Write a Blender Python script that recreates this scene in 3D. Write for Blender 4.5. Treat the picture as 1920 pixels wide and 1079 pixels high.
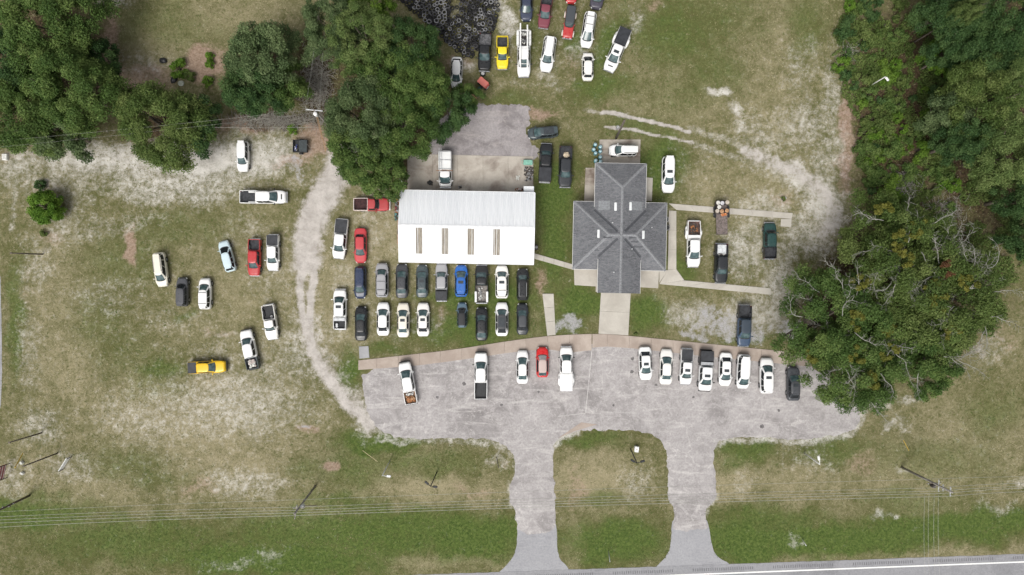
import bpy, math, random
import numpy as np
from mathutils import Vector, Matrix
from mathutils.geometry import tessellate_polygon

for o in list(bpy.data.objects):
    bpy.data.objects.remove(o)
scene = bpy.context.scene
COL = scene.collection
R_ = math.radians

# ------------------------------------------------------------------ camera, sky, sun, exposure
S = 0.078            # metres of ground per unit of the survey grid
H = 100.0            # flying height of the camera
cam_d = bpy.data.cameras.new('camera')
cam_d.sensor_width = 36.0
cam_d.lens = 24.04
cam_d.clip_end = 6000
cam = bpy.data.objects.new('camera', cam_d)
cam.location = (0, 0, H)
COL.objects.link(cam)
scene.camera = cam

world = bpy.data.worlds.new('World')
scene.world = world
world.use_nodes = True
wn = world.node_tree.nodes
wl = world.node_tree.links
wn.clear()
sky = wn.new('ShaderNodeTexSky')
sky.sky_type = 'NISHITA'
sky.sun_disc = False
SUN_EL, SUN_AZ = 58.0, 205.0      # azimuth clockwise from north (+y)
sky.sun_elevation = R_(SUN_EL)
sky.sun_rotation = R_(SUN_AZ)
sky.air_density = 1.0
sky.dust_density = 6.0
sky.ozone_density = 1.0
hsv = wn.new('ShaderNodeHueSaturation')
hsv.inputs['Saturation'].default_value = 0.22
bg = wn.new('ShaderNodeBackground')
bg.inputs['Strength'].default_value = 0.13
wo = wn.new('ShaderNodeOutputWorld')
wl.new(sky.outputs[0], hsv.inputs['Color'])
wl.new(hsv.outputs[0], bg.inputs['Color'])
wl.new(bg.outputs[0], wo.inputs['Surface'])

sun_d = bpy.data.lights.new('sun', 'SUN')
sun_d.energy = 1.5
sun_d.angle = R_(28)
sun_d.color = (1.0, 0.965, 0.91)
sun = bpy.data.objects.new('sun', sun_d)
az, el = R_(SUN_AZ), R_(SUN_EL)
sd = Vector((math.sin(az) * math.cos(el), math.cos(az) * math.cos(el), math.sin(el)))
sun.rotation_euler = sd.to_track_quat('Z', 'Y').to_euler()
COL.objects.link(sun)

vs = scene.view_settings
vs.view_transform = 'Standard'
vs.look = 'None'
vs.exposure = 0.14
vs.gamma = 1.0
vs.use_curve_mapping = False

# ------------------------------------------------------------------ helpers
def W(px, py, z=0.0):
    """survey grid position of something seen at height z -> metres"""
    k = S * (1 - z / H)
    return Vector(((px - 960) * k, (539.5 - py) * k, z))

def tag(o, label=None, cat=None, group=None, kind=None):
    if label: o['label'] = label
    if cat: o['category'] = cat
    if group: o['group'] = group
    if kind: o['kind'] = kind
    return o

def link(name, me, parent=None, mat=None):
    o = bpy.data.objects.new(name, me)
    COL.objects.link(o)
    if parent is not None:
        o.parent = parent
    if mat is not None:
        if len(me.materials) == 0:
            me.materials.append(mat)
        o.material_slots[0].link = 'OBJECT'
        o.material_slots[0].material = mat
    return o

def empty(name, loc=(0, 0, 0), rz=0.0, label=None, cat=None, group=None, kind=None):
    o = bpy.data.objects.new(name, None)
    o.empty_display_size = 0.3
    o.location = loc
    o.rotation_euler = (0, 0, rz)
    COL.objects.link(o)
    return tag(o, label, cat, group, kind)

class MB:
    def __init__(s):
        s.v, s.f = [], []
    def add(s, vs_, fs):
        n = len(s.v)
        s.v.extend([tuple(p) for p in vs_])
        s.f.extend([tuple(i + n for i in f) for f in fs])
        return s
    def box(s, c, d, rz=0.0, rx=0.0, ry=0.0):
        x, y, z = d[0] / 2, d[1] / 2, d[2] / 2
        m = Matrix.Rotation(rz, 3, 'Z') @ Matrix.Rotation(ry, 3, 'Y') @ Matrix.Rotation(rx, 3, 'X')
        c = Vector(c)
        p = [c + m @ Vector((a * x, b * y, e * z)) for e in (-1, 1) for a, b in ((-1, -1), (1, -1), (1, 1), (-1, 1))]
        return s.add(p, [(0, 3, 2, 1), (4, 5, 6, 7), (0, 1, 5, 4), (1, 2, 6, 5), (2, 3, 7, 6), (3, 0, 4, 7)])
    def bbox(s, c, d, b=0.03, rz=0.0, rx=0.0, ry=0.0):
        """box with its vertical and top edges rounded off"""
        x, y, z = d[0] / 2, d[1] / 2, d[2] / 2
        b = min(b, x * .6, y * .6, z * .9)
        m = Matrix.Rotation(rz, 3, 'Z') @ Matrix.Rotation(ry, 3, 'Y') @ Matrix.Rotation(rx, 3, 'X')
        c = Vector(c)
        def ring(i, zz):
            X, Y = x - i, y - i
            q = [(X, -Y + b), (X, Y - b), (X - b, Y), (-X + b, Y), (-X, Y - b), (-X, -Y + b), (-X + b, -Y), (X - b, -Y)]
            return [c + m @ Vector((u, w, zz)) for u, w in q]
        p = ring(0, -z) + ring(0, z - b) + ring(b * .7, z)
        f = [tuple(range(7, -1, -1)), tuple(range(16, 24))]
        for k in (0, 8):
            for i in range(8):
                j = (i + 1) % 8
                f.append((k + i, k + j, k + 8 + j, k + 8 + i))
        return s.add(p, f)
    def tube(s, pts, rad, n=6, cap=True):
        pts = [Vector(p) for p in pts]
        if not hasattr(rad, '__len__'):
            rad = [rad] * len(pts)
        vs_, fs = [], []
        up = Vector((0, 0, 1))
        for i, p in enumerate(pts):
            d = (pts[min(i + 1, len(pts) - 1)] - pts[max(i - 1, 0)])
            if d.length < 1e-9: d = Vector((0, 0, 1))
            d.normalize()
            a = d.cross(up if abs(d.z) < 0.9 else Vector((1, 0, 0))).normalized()
            b = d.cross(a)
            for k in range(n):
                t = 2 * math.pi * k / n
                vs_.append(p + (a * math.cos(t) + b * math.sin(t)) * rad[i])
        for i in range(len(pts) - 1):
            for k in range(n):
                k2 = (k + 1) % n
                fs.append((i * n + k, i * n + k2, (i + 1) * n + k2, (i + 1) * n + k))
        if cap:
            fs.append(tuple(range(n - 1, -1, -1)))
            fs.append(tuple((len(pts) - 1) * n + k for k in range(n)))
        return s.add(vs_, fs)
    def lathe(s, prof, n=16, c=(0, 0, 0), m=None, close=False):
        vs_, fs = [], []
        c = Vector(c)
        for r, z in prof:
            for k in range(n):
                t = 2 * math.pi * k / n
                p = Vector((r * math.cos(t), r * math.sin(t), z))
                if m is not None: p = m @ p
                vs_.append(c + p)
        L = len(prof)
        for i in range(L if close else L - 1):
            j = (i + 1) % L
            for k in range(n):
                k2 = (k + 1) % n
                fs.append((i * n + k, i * n + k2, j * n + k2, j * n + k))
        if not close:
            if prof[0][0] > 1e-6: fs.append(tuple(range(n - 1, -1, -1)))
            if prof[-1][0] > 1e-6: fs.append(tuple((L - 1) * n + k for k in range(n)))
        return s.add(vs_, fs)
    def grid(s, fn, nu, nv, flip=False):
        vs_ = [fn(i / nu, j / nv) for j in range(nv + 1) for i in range(nu + 1)]
        fs = []
        for j in range(nv):
            for i in range(nu):
                a = j * (nu + 1) + i
                q = (a, a + 1, a + nu + 2, a + nu + 1)
                fs.append(q[::-1] if flip else q)
        return s.add(vs_, fs)
    def prism(s, poly, z0, z1, sides=True, bottom=True):
        n = len(poly)
        tri = tessellate_polygon([[Vector((p[0], p[1], 0)) for p in poly]])
        area = sum(poly[i][0] * poly[(i + 1) % n][1] - poly[(i + 1) % n][0] * poly[i][1] for i in range(n))
        top = [(p[0], p[1], z1) for p in poly]
        fs = []
        def up(t, inv):
            a, b, c = (poly[i] for i in t)
            cr = (b[0] - a[0]) * (c[1] - a[1]) - (b[1] - a[1]) * (c[0] - a[0])
            t = tuple(t)
            return t if (cr > 0) != inv else t[::-1]
        for t in tri: fs.append(up(t, False))
        vs_ = list(top)
        if sides:
            vs_ += [(p[0], p[1], z0) for p in poly]
            for i in range(n):
                j = (i + 1) % n
                fs.append((n + i, n + j, j, i) if area > 0 else (n + j, n + i, i, j))
            if bottom:
                for t in tri: fs.append(tuple(n + i for i in up(t, True)))
        return s.add(vs_, fs)
    def mesh(s, name, smooth=False):
        me = bpy.data.meshes.new(name)
        me.from_pydata(s.v, [], s.f)
        if smooth:
            me.polygons.foreach_set('use_smooth', [True] * len(me.polygons))
        me.update()
        return me
    def build(s, name, mat, parent=None, smooth=False):
        return link(name, s.mesh(name, smooth), parent, mat)

def np_mesh(name, verts, faces, k):
    """fast mesh from numpy arrays: verts (n,3), faces (m,k)"""
    me = bpy.data.meshes.new(name)
    me.vertices.add(len(verts))
    me.vertices.foreach_set('co', np.ascontiguousarray(verts, dtype=np.float32).ravel())
    m = len(faces)
    me.loops.add(m * k)
    me.loops.foreach_set('vertex_index', np.ascontiguousarray(faces, dtype=np.int32).ravel())
    me.polygons.add(m)
    me.polygons.foreach_set('loop_start', np.arange(0, m * k, k, dtype=np.int32))
    me.polygons.foreach_set('loop_total', np.full(m, k, dtype=np.int32))
    me.update(calc_edges=True)
    return me

def vnoise(x, y, scale, seed, octaves=3):
    """value noise in 0..1 (numpy)"""
    out = np.zeros_like(x, dtype=np.float64)
    amp, tot = 1.0, 0.0
    for o in range(octaves):
        rng = np.random.RandomState(seed + o * 17)
        T = rng.rand(256, 256)
        u, v = x / scale * 2 ** o + 37.3 * o, y / scale * 2 ** o + 11.7 * o
        iu, iv = np.floor(u).astype(int), np.floor(v).astype(int)
        fu, fv = u - iu, v - iv
        fu, fv = fu * fu * (3 - 2 * fu), fv * fv * (3 - 2 * fv)
        a = T[iv % 256, iu % 256]; b = T[iv % 256, (iu + 1) % 256]
        c = T[(iv + 1) % 256, iu % 256]; d = T[(iv + 1) % 256, (iu + 1) % 256]
        out += amp * ((a * (1 - fu) + b * fu) * (1 - fv) + (c * (1 - fu) + d * fu) * fv)
        tot += amp
        amp *= 0.55
    return out / tot

# ------------------------------------------------------------------ materials
MATS = {}
class NT:
    def __init__(s, name):
        s.m = bpy.data.materials.new(name)
        s.m.use_nodes = True
        s.t = s.m.node_tree
        s.b = s.t.nodes['Principled BSDF']
    def n(s, typ, **kw):
        nd = s.t.nodes.new(typ)
        for k, v in kw.items(): setattr(nd, k, v)
        return nd
    def l(s, a, b): s.t.links.new(a, b)
    def coord(s):
        return s.n('ShaderNodeTexCoord').outputs['Object']
    def geo(s):
        return s.n('ShaderNodeNewGeometry').outputs['Position']
    def noise(s, vec, scale, detail=4, rough=0.55, dist=0.0, sx=None):
        if sx is not None:
            mp = s.n('ShaderNodeMapping')
            mp.inputs['Scale'].default_value = sx
            s.l(vec, mp.inputs['Vector']); vec = mp.outputs[0]
        nd = s.n('ShaderNodeTexNoise')
        nd.inputs['Scale'].default_value = scale
        nd.inputs['Detail'].default_value = detail
        nd.inputs['Roughness'].default_value = rough
        nd.inputs['Distortion'].default_value = dist
        s.l(vec, nd.inputs['Vector'])
        return nd.outputs['Fac']
    def val(s, sock, x):
        if isinstance(x, (int, float)): sock.default_value = x
        else: s.l(x, sock)
    def math(s, op, a, b=0.0, c=0.0):
        nd = s.n('ShaderNodeMath', operation=op)
        s.val(nd.inputs[0], a); s.val(nd.inputs[1], b)
        if op in ('MULTIPLY_ADD',): s.val(nd.inputs[2], c)
        return nd.outputs[0]
    def step(s, x, lo, hi, a=0.0, b=1.0):
        nd = s.n('ShaderNodeMapRange', interpolation_type='SMOOTHSTEP')
        s.val(nd.inputs['Value'], x)
        for k, v in (('From Min', lo), ('From Max', hi), ('To Min', a), ('To Max', b)):
            s.val(nd.inputs[k], v)
        return nd.outputs[0]
    def mix(s, f, a, b):
        nd = s.n('ShaderNodeMix', data_type='RGBA')
        s.val(nd.inputs['Factor'], f)
        for sock, c in ((nd.inputs['A'], a), (nd.inputs['B'], b)):
            if isinstance(c, tuple): sock.default_value = (*c[:3], 1)
            else: s.l(c, sock)
        return nd.outputs['Result']
    def attr(s, name):
        return s.n('ShaderNodeAttribute', attribute_name=name)
    def bump(s, h, strength=0.4, dist=0.05):
        nd = s.n('ShaderNodeBump')
        nd.inputs['Strength'].default_value = strength
        nd.inputs['Distance'].default_value = dist
        s.l(h, nd.inputs['Height'])
        s.l(nd.outputs[0], s.b.inputs['Normal'])
    def out(s, color=None, rough=0.8, metal=0.0, spec=0.3, coat=0.0):
        if color is not None:
            if isinstance(color, tuple): s.b.inputs['Base Color'].default_value = (*color[:3], 1)
            else: s.l(color, s.b.inputs['Base Color'])
        s.val(s.b.inputs['Roughness'], rough)
        s.b.inputs['Metallic'].default_value = metal
        s.b.inputs['Specular IOR Level'].default_value = spec
        s.b.inputs['Coat Weight'].default_value = coat
        s.b.inputs['Coat Roughness'].default_value = 0.08
        return s.m

def simple(key, col, rough=0.6, metal=0.0, spec=0.4, var=0.18, scale=3.0):
    """plain material with a little mottling"""
    if key in MATS: return MATS[key]
    t = NT(key)
    f = t.noise(t.coord(), scale, 5, 0.6)
    lo = tuple(c * (1 - var) for c in col); hi = tuple(min(1, c * (1 + var)) for c in col)
    MATS[key] = t.out(t.mix(t.step(f, 0.3, 0.7), lo, hi), rough, metal, spec)
    return MATS[key]

def paint(col, dull=False, metal=0.0):
    key = 'paint_%d_%d_%d_%d' % (*[int(c * 1000) for c in col], int(dull))
    if key in MATS: return MATS[key]
    t = NT(key)
    c = t.coord()
    f = t.noise(c, 1.7, 5, 0.65)
    g = t.noise(c, 9.0, 4, 0.7)
    dust = (0.33, 0.30, 0.25)
    lum = max(col)
    dk = 0.12 + 0.88 * min(1, lum / 0.4)
    base = t.mix(t.step(f, 0.35, 0.75, 0.0, 0.10 * dk), col, dust)
    base = t.mix(t.step(g, 0.62, 0.8, 0.0, (0.18 if dull else 0.05) * dk), base, dust)
    rough = t.step(f, 0.3, 0.7, 0.45, 0.6) if dull else t.step(f, 0.3, 0.7, 0.24, 0.38)
    MATS[key] = t.out(base, rough, metal, 0.40, 0.0 if dull else (0.12 if max(col) < 0.15 else 0.35))
    return MATS[key]
# ------------------------------------------------------------------ ground: one sheet with painted-in soil types
def blob_field(px, py, blobs, lines):
    """weights of each soil type at survey positions"""
    wx = (vnoise(px, py, 34, 5, 4) - 0.5) * 46
    wy = (vnoise(px, py, 34, 91, 4) - 0.5) * 46
    X, Y = px + wx, py + wy
    out = {k: np.zeros_like(px) for k in ('sand', 'dirt', 'green', 'dry', 'litter', 'track', 'gravel')}
    for k, cx, cy, rx, ry, rot, amp in blobs:
        c, s_ = math.cos(R_(rot)), math.sin(R_(rot))
        dx, dy = X - cx, Y - cy
        u = (dx * c + dy * s_) / rx; v = (-dx * s_ + dy * c) / ry
        out[k] = np.maximum(out[k], amp * np.exp(-(u * u + v * v) ** 1.3 * 0.7))
    X, Y = px + wx * 0.22, py + wy * 0.22
    for k, pts, hw, amp in lines:
        d = np.full_like(px, 1e9)
        for (x0, y0), (x1, y1) in zip(pts[:-1], pts[1:]):
            ex, ey = x1 - x0, y1 - y0
            t = np.clip(((X - x0) * ex + (Y - y0) * ey) / (ex * ex + ey * ey), 0, 1)
            d = np.minimum(d, np.hypot(X - x0 - t * ex, Y - y0 - t * ey))
        out[k] = np.maximum(out[k], amp * np.clip(1.35 - d / hw, 0, 1))
    return out

BLOBS = [
 # pale sandy soil
 ('sand', 250, 305, 220, 34, 2, .85), ('sand', 390, 300, 150, 40, 0, 1.05), ('sand', 490, 285, 70, 40, 0, .85), ('sand', 120, 330, 130, 60, 0, .5),
 ('sand', 35, 310, 40, 50, 0, .62), ('sand', 560, 320, 40, 50, 0, .35), ('sand', 330, 350, 150, 40, 0, .72),
 ('sand', 190, 430, 130, 22, -8, .42), ('sand', 110, 400, 50, 70, 0, .45), ('sand', 65, 500, 35, 60, 0, .42),
 ('sand', 55, 660, 28, 110, 0, .4), ('sand', 75, 800, 50, 40, 0, .5), ('sand', 130, 880, 60, 40, 0, .42),
 ('sand', 430, 760, 160, 70, 0, .58), ('sand', 570, 660, 60, 90, -20, .5), ('sand', 460, 905, 80, 30, 5, .56), ('sand', 280, 780, 120, 60, 0, .46),
 ('sand', 25, 900, 40, 40, 0, .45), ('sand', 410, 690, 70, 50, 0, .4), ('sand', 420, 628, 50, 16, 0, .4),
 ('sand', 510, 690, 50, 70, 10, .42), ('sand', 470, 440, 60, 40, 0, .36), ('sand', 510, 520, 60, 60, 0, .33),
 ('sand', 200, 560, 90, 50, 0, .34), ('sand', 330, 600, 80, 40, 0, .3), ('sand', 700, 400, 40, 70, 0, .4), ('sand', 640, 520, 30, 60, 0, .4),
 ('sand', 620, 620, 40, 40, 0, .38), ('sand', 1545, 380, 40, 62, -25, .85), ('sand', 1490, 330, 52, 26, 35, .8), ('sand', 1515, 440, 46, 46, 0, .66), ('sand', 1560, 290, 40, 70, 0, .5),
 ('sand', 1535, 440, 38, 40, 0, .62), ('sand', 1470, 500, 26, 80, 0, .58), ('sand', 1450, 590, 40, 45, 0, .62),
 ('sand', 1350, 180, 16, 10, 0, .9), ('sand', 1382, 212, 22, 17, 40, .85), ('sand', 1395, 245, 14, 14, 0, .7), ('sand', 1510, 235, 60, 60, 0, .55), ('sand', 1560, 180, 22, 90, 0, .5),
 ('sand', 1430, 260, 70, 50, 20, .46), ('sand', 1500, 120, 50, 60, 0, .36), ('sand', 1400, 590, 60, 36, 0, .75), ('sand', 1300, 590, 50, 30, 0, .6), ('sand', 1430, 395, 60, 40, 0, .6), ('sand', 1400, 470, 56, 60, 0, .6), ('sand', 1460, 545, 40, 50, 0, .7),
 ('sand', 948, 45, 18, 60, 0, .85), ('sand', 1035, 130, 22, 34, 0, .5), ('sand', 1085, 95, 20, 30, 0, .45), ('sand', 970, 160, 40, 14, 0, .35),
 ('sand', 1190, 50, 16, 40, -10, .45), ('sand', 215, 8, 40, 10, 0, .55), ('sand', 275, 125, 60, 34, 0, .42), ('sand', 1640, 758, 34, 15, 0, .8), ('sand', 1700, 750, 25, 10, 0, .6),
 ('sand', 1665, 802, 12, 12, 0, .7), ('sand', 1690, 790, 22, 14, 0, .45), ('sand', 1680, 965, 12, 8, 0, .6), ('sand', 1645, 965, 10, 10, 0, .6), ('sand', 1500, 1005, 10, 10, 0, .65),
 ('sand', 1870, 950, 40, 15, 0, .4), ('sand', 1690, 880, 14, 9, 0, .55), ('sand', 1915, 900, 25, 10, 0, .5), ('sand', 740, 825, 50, 6, 0, .7), ('sand', 690, 785, 26, 30, 40, .75), ('sand', 930, 860, 16, 22, 0, .55),
 ('sand', 510, 1040, 25, 18, 0, .5), ('sand', 440, 1060, 60, 12, 0, .45), ('sand', 1400, 830, 60, 5, 0, .6), ('sand', 1520, 822, 60, 8, -4, .85), ('sand', 1190, 905, 40, 30, 0, .42), ('sand', 1400, 905, 30, 26, 0, .4),
 ('sand', 850, 15, 14, 20, 0, .5), ('sand', 870, 125, 24, 16, 0, .6), ('sand', 1260, 560, 30, 10, 0, .3), ('sand', 1290, 325, 60, 70, 0, .24), ('sand', 1520, 860, 50, 40, 0, .36), ('sand', 1860, 660, 40, 40, 30, .4),
 ('sand', 780, 610, 60, 30, 0, .34), ('sand', 700, 590, 60, 60, 0, .28),
 # thin pale wear spread over the fields
 ('sand', 300, 640, 330, 240, 0, .17), ('sand', 1480, 200, 120, 160, 0, .10), ('sand', 700, 480, 120, 180, 0, .2), ('sand', 330, 880, 260, 80, 0, .2), ('sand', 1050, 60, 140, 120, 0, .2), ('sand', 1800, 840, 150, 80, 0, .12),
 # pinkish or brown bare dirt
 ('dirt', 245, 465, 12, 38, 0, 1.25), ('dirt', 384, 118, 36, 36, 0, 1.5), ('dirt', 575, 809, 28, 10, 0, .85), ('dirt', 616, 876, 16, 14, 0, 1.3),
 ('dirt', 1015, 530, 10, 34, 0, .85), ('dirt', 590, 265, 44, 34, 0, 1.0), ('dirt', 545, 302, 50, 12, 0, .9), ('dirt', 1012, 212, 40, 16, 0, .95),
 ('dirt', 1220, 8, 22, 14, 0, .7), ('dirt', 410, 626, 40, 12, 0, .6), ('dirt', 265, 150, 80, 34, 0, .85), ('dirt', 1465, 372, 30, 18, 0, .65),
 ('dirt', 1590, 260, 16, 120, 0, .95), ('dirt', 85, 360, 40, 40, 0, .55), ('dirt', 95, 440, 34, 22, 0, .6), ('dirt', 20, 290, 40, 20, 0, .6),
 ('dirt', 205, 80, 18, 90, 0, .85), ('dirt', 180, 170, 40, 20, 0, .5), ('dirt', 50, 545, 30, 60, 0, .4), ('dirt', 1075, 120, 12, 40, 0, .5),
 ('dirt', 430, 238, 70, 14, 0, .9), ('dirt', 740, 380, 20, 40, 0, .6), ('dirt', 860, 118, 30, 18, 0, .8), ('dirt', 1138, 200, 10, 10, 0, .6), ('dirt', 790, 595, 20, 12, 0, .4),
 ('dirt', 830, 590, 14, 40, 0, .6), ('dirt', 1400, 590, 90, 12, 0, .3), ('dirt', 930, 868, 18, 12, 0, .55), ('dirt', 1080, 925, 20, 50, 0, .62), ('dirt', 880, 920, 50, 14, 0, .62), ('dirt', 370, 915, 60, 20, 0, .6), ('dirt', 1610, 870, 40, 20, 0, .6), ('dirt', 1885, 640, 40, 60, 0, .45), ('dirt', 1090, 395, 16, 20, 0, .5),
 # lush green grass
 ('green', 710, 832, 80, 26, 0, .8), ('green', 700, 1000, 280, 50, 0, .75), ('green', 885, 1010, 90, 46, 0, 1), ('green', 520, 1050, 220, 34, 0, .9), ('green', 800, 870, 140, 24, 0, .45), 
 ('green', 250, 1010, 190, 46, 0, .58), ('green', 60, 962, 120, 30, 0, .7), ('green', 1150, 1014, 95, 40, 0, .85), ('green', 1110, 825, 70, 18, 0, .6), ('green', 1120, 940, 60, 18, 0, .5),
 ('green', 1400, 1020, 75, 40, 0, 1), ('green', 1560, 1010, 190, 34, -2, .9), ('green', 1780, 988, 200, 34, -3, .85), ('green', 1905, 975, 50, 20, -5, 1), ('green', 1440, 975, 120, 30, 0, .6),
 ('green', 1400, 850, 70, 24, 0, .6), ('green', 1040, 440, 34, 110, 0, .75), ('green', 1040, 360, 40, 70, 0, .85), ('green', 1240, 310, 40, 70, 0, .75), ('green', 1275, 510, 26, 34, 0, .6),
 ('green', 1095, 565, 50, 30, 0, .85), ('green', 1060, 600, 50, 50, 0, .5), ('green', 1215, 585, 50, 34, 0, .8), ('green', 655, 705, 22, 44, 0, .85), ('green', 720, 655, 40, 16, 0, .55),
 ('green', 880, 620, 120, 34, 0, .65), ('green', 950, 560, 60, 40, 0, .75), ('green', 870, 560, 80, 14, 0, .7), ('green', 1130, 165, 60, 26, 0, .6), ('green', 1140, 85, 26, 70, 20, .65), ('green', 1080, 80, 20, 20, 0, .6),
 ('green', 1260, 60, 80, 60, 0, .5), ('green', 1340, 130, 60, 60, 0, .4), ('green', 1200, 235, 80, 26, 8, .45), ('green', 230, 490, 90, 60, 0, .34), ('green', 340, 430, 120, 36, 0, .32), ('green', 1330, 40, 120, 60, 0, .34), ('green', 1290, 170, 120, 50, 0, .3), ('green', 660, 880, 80, 40, 0, .5), ('green', 230, 660, 70, 50, 0, .3), ('green', 300, 900, 80, 26, 0, .35), ('green', 1750, 860, 140, 50, 0, .35), ('green', 300, 50, 120, 50, 0, .35), ('green', 1200, 440, 20, 20, 0, .2), ('green', 30, 600, 16, 120, 0, .55),
 ('green', 300, 690, 50, 30, 0, .55), ('green', 350, 585, 20, 10, 0, .5), ('green', 290, 720, 60, 40, 0, .35), ('green', 180, 600, 60, 60, 0, .34), ('green', 330, 250, 40, 40, 0, .3), ('green', 1510, 50, 40, 70, 0, .42), ('green', 1860, 780, 60, 50, 0, .4),
 ('green', 590, 880, 60, 30, 0, .4), ('green', 640, 940, 90, 20, 0, .5), ('green', 1395, 630, 60, 8, 5, .5), ('green', 960, 190, 60, 14, 0, .4), ('green', 1000, 60, 30, 60, 0, .35), ('green', 240, 870, 90, 40, 0, .35), ('green', 1560, 840, 80, 30, 0, .5), ('green', 1720, 940, 120, 26, 0, .4),
 # straw-dry turf
 ('dry', 1450, 130, 110, 150, 0, .30), ('dry', 1830, 830, 140, 70, 0, .42), ('dry', 1700, 900, 220, 60, 0, .4), ('dry', 810, 920, 150, 26, 0, .62),
 ('dry', 690, 880, 120, 40, 0, .4), ('dry', 340, 790, 200, 80, 0, .6), ('dry', 1510, 900, 110, 40, 0, .45), ('dry', 1380, 900, 60, 40, 0, .65),
 ('dry', 1110, 910, 70, 60, 0, .65), ('dry', 240, 110, 110, 80, 0, .45), ('dry', 460, 30, 110, 40, 0, .4), ('dry', 640, 1000, 60, 30, 30, .42), ('dry', 150, 920, 160, 60, 0, .4),
 ('dry', 420, 860, 120, 60, 0, .5), ('dry', 560, 960, 120, 30, 0, .4), ('dry', 1400, 360, 130, 60, 0, .42), ('dry', 1270, 200, 100, 50, 0, .35), ('dry', 650, 560, 80, 120, 0, .4), ('dry', 120, 620, 90, 160, 0, .38), ('dry', 720, 440, 60, 70, 0, .45),
 ('dry', 480, 540, 140, 120, 0, .36), ('dry', 1000, 1065, 60, 10, 0, .2), ('dry', 850, 1058, 150, 10, 0, .55), ('dry', 1700, 1040, 260, 10, -2, .45), ('dry', 1075, 1000, 14, 60, 0, .6), ('dry', 1260, 570, 30, 40, 0, .4), ('dry', 840, 860, 110, 20, 0, .35),
 # leaf litter under the trees
 ('litter', 80, 130, 150, 150, 0, .95), ('litter', 590, 150, 36, 110, 0, .95), ('litter', 510, 226, 90, 16, 0, .95), ('litter', 1850, 190, 120, 260, 0, 1),
 ('litter', 1690, 200, 110, 230, 0, .85), ('litter', 1700, 540, 200, 180, 0, .85), ('litter', 720, 200, 140, 160, 0, .8), ('litter', 305, 235, 90, 60, 0, .8), ('litter', 490, 125, 70, 70, 0, .8), ('litter', 1590, 320, 20, 60, 0, .55),
 # grey gravelly wear
 ('gravel', 1345, 600, 75, 32, 0, .72), ('gravel', 1300, 628, 30, 10, 0, .8), ('gravel', 1400, 618, 60, 26, 0, .7), ('gravel', 1475, 620, 26, 34, 0, .8), ('gravel', 1065, 605, 28, 26, 0, .85), ('gravel', 1340, 590, 16, 20, 0, .7), ('gravel', 560, 315, 18, 30, 0, .6), ('gravel', 575, 806, 26, 8, 0, .6), ('gravel', 1100, 628, 8, 4, 0, .5), ('gravel', 830, 600, 10, 26, 0, .55),
]
LINES = [
 ('track', [(650, 290), (620, 345), (592, 395), (577, 440), (574, 490)], 32, 1.0),
 ('track', [(574, 470), (572, 520), (570, 580), (580, 630)], 30, .42),
 ('track', [(580, 630), (610, 690), (660, 745), (700, 790)], 40, .40),
 ('track', [(574, 480), (564, 520), (564, 575), (574, 620)], 11, .85),
 ('track', [(590, 470), (588, 520), (586, 560), (580, 610)], 8, .95),
 ('track', [(572, 600), (588, 660), (612, 705), (650, 755), (695, 795)], 17, .78),
 ('track', [(600, 680), (640, 735), (690, 780)], 26, .6),
 ('track', [(1130, 211), (1175, 218), (1240, 233), (1292, 246)], 4.2, 1.0),
 ('track', [(1095, 205), (1130, 211)], 5, .5),
 ('track', [(1134, 236), (1165, 240), (1235, 254)], 3.6, .95),
 ('track', [(1235, 254), (1300, 266)], 3.4, .7),
 ('sand', [(1292, 240), (1360, 262), (1430, 292), (1490, 312), (1545, 352), (1575, 400)], 9, .52),
 ('sand', [(1300, 268), (1370, 294), (1430, 310), (1475, 330), (1530, 380), (1550, 430)], 9, .50),
 ('sand', [(1420, 298), (1480, 318), (1535, 362), (1560, 410), (1540, 450)], 34, .48),
 ('track', [(1400, 284), (1440, 302), (1490, 320), (1545, 358), (1570, 400), (1545, 440)], 17, .62),
 ('dry', [(545, 960), (640, 1000), (740, 1066)], 14, .35),
 ('sand', [(28, 340), (24, 390), (22, 430)], 7, .5),
 ('sand', [(700, 800), (735, 824), (830, 825), (930, 830), (966, 856), (968, 900)], 9, .55),
 ('sand', [(1338, 840), (1360, 826), (1450, 826), (1520, 830), (1600, 812), (1622, 770), (1600, 735)], 9, .7),
 ('sand', [(1036, 840), (1050, 822), (1080, 808)], 9, .8),
 ('sand', [(1345, 930), (1325, 952), (1322, 975)], 7, .6),
 ('sand', [(955, 905), (957, 950)], 6, .6),
]

def axis(lo, hi, step, far):
    a = np.arange(lo, hi + step * .5, step)
    ext = np.array([1.5, 4, 10, 25, 60, 150, 400, 1000, far])
    return np.concatenate([lo - ext[::-1], a, hi + ext])

gx = axis(-82, 82, 0.3, 2400); gy = axis(-50, 54, 0.3, 2400)
GX, GY = np.meshgrid(gx, gy)
GPX, GPY = GX / S + 960, 539.5 - GY / S
FW = blob_field(np.clip(GPX, -120, 2040), np.clip(GPY, -120, 1180), BLOBS, LINES)
nx, ny = len(gx), len(gy)
gv = np.stack([GX.ravel(), GY.ravel(), np.zeros(nx * ny)], 1)
ii, jj = np.meshgrid(np.arange(nx - 1), np.arange(ny - 1))
a0 = (jj * nx + ii).ravel()
gf = np.stack([a0, a0 + 1, a0 + nx + 1, a0 + nx], 1)
gme = np_mesh('ground', gv, gf, 4)
for an, ks in (('soil_a', ('sand', 'dirt', 'green')), ('soil_b', ('dry', 'litter', 'track'))):
    at = gme.attributes.new(an, 'FLOAT_COLOR', 'POINT')
    arr = np.ones((nx * ny, 4), dtype=np.float32)
    for i, k in enumerate(ks): arr[:, i] = FW[k].ravel()
    at.data.foreach_set('color', arr.ravel())
at = gme.attributes.new('soil_c', 'FLOAT', 'POINT')
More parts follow.
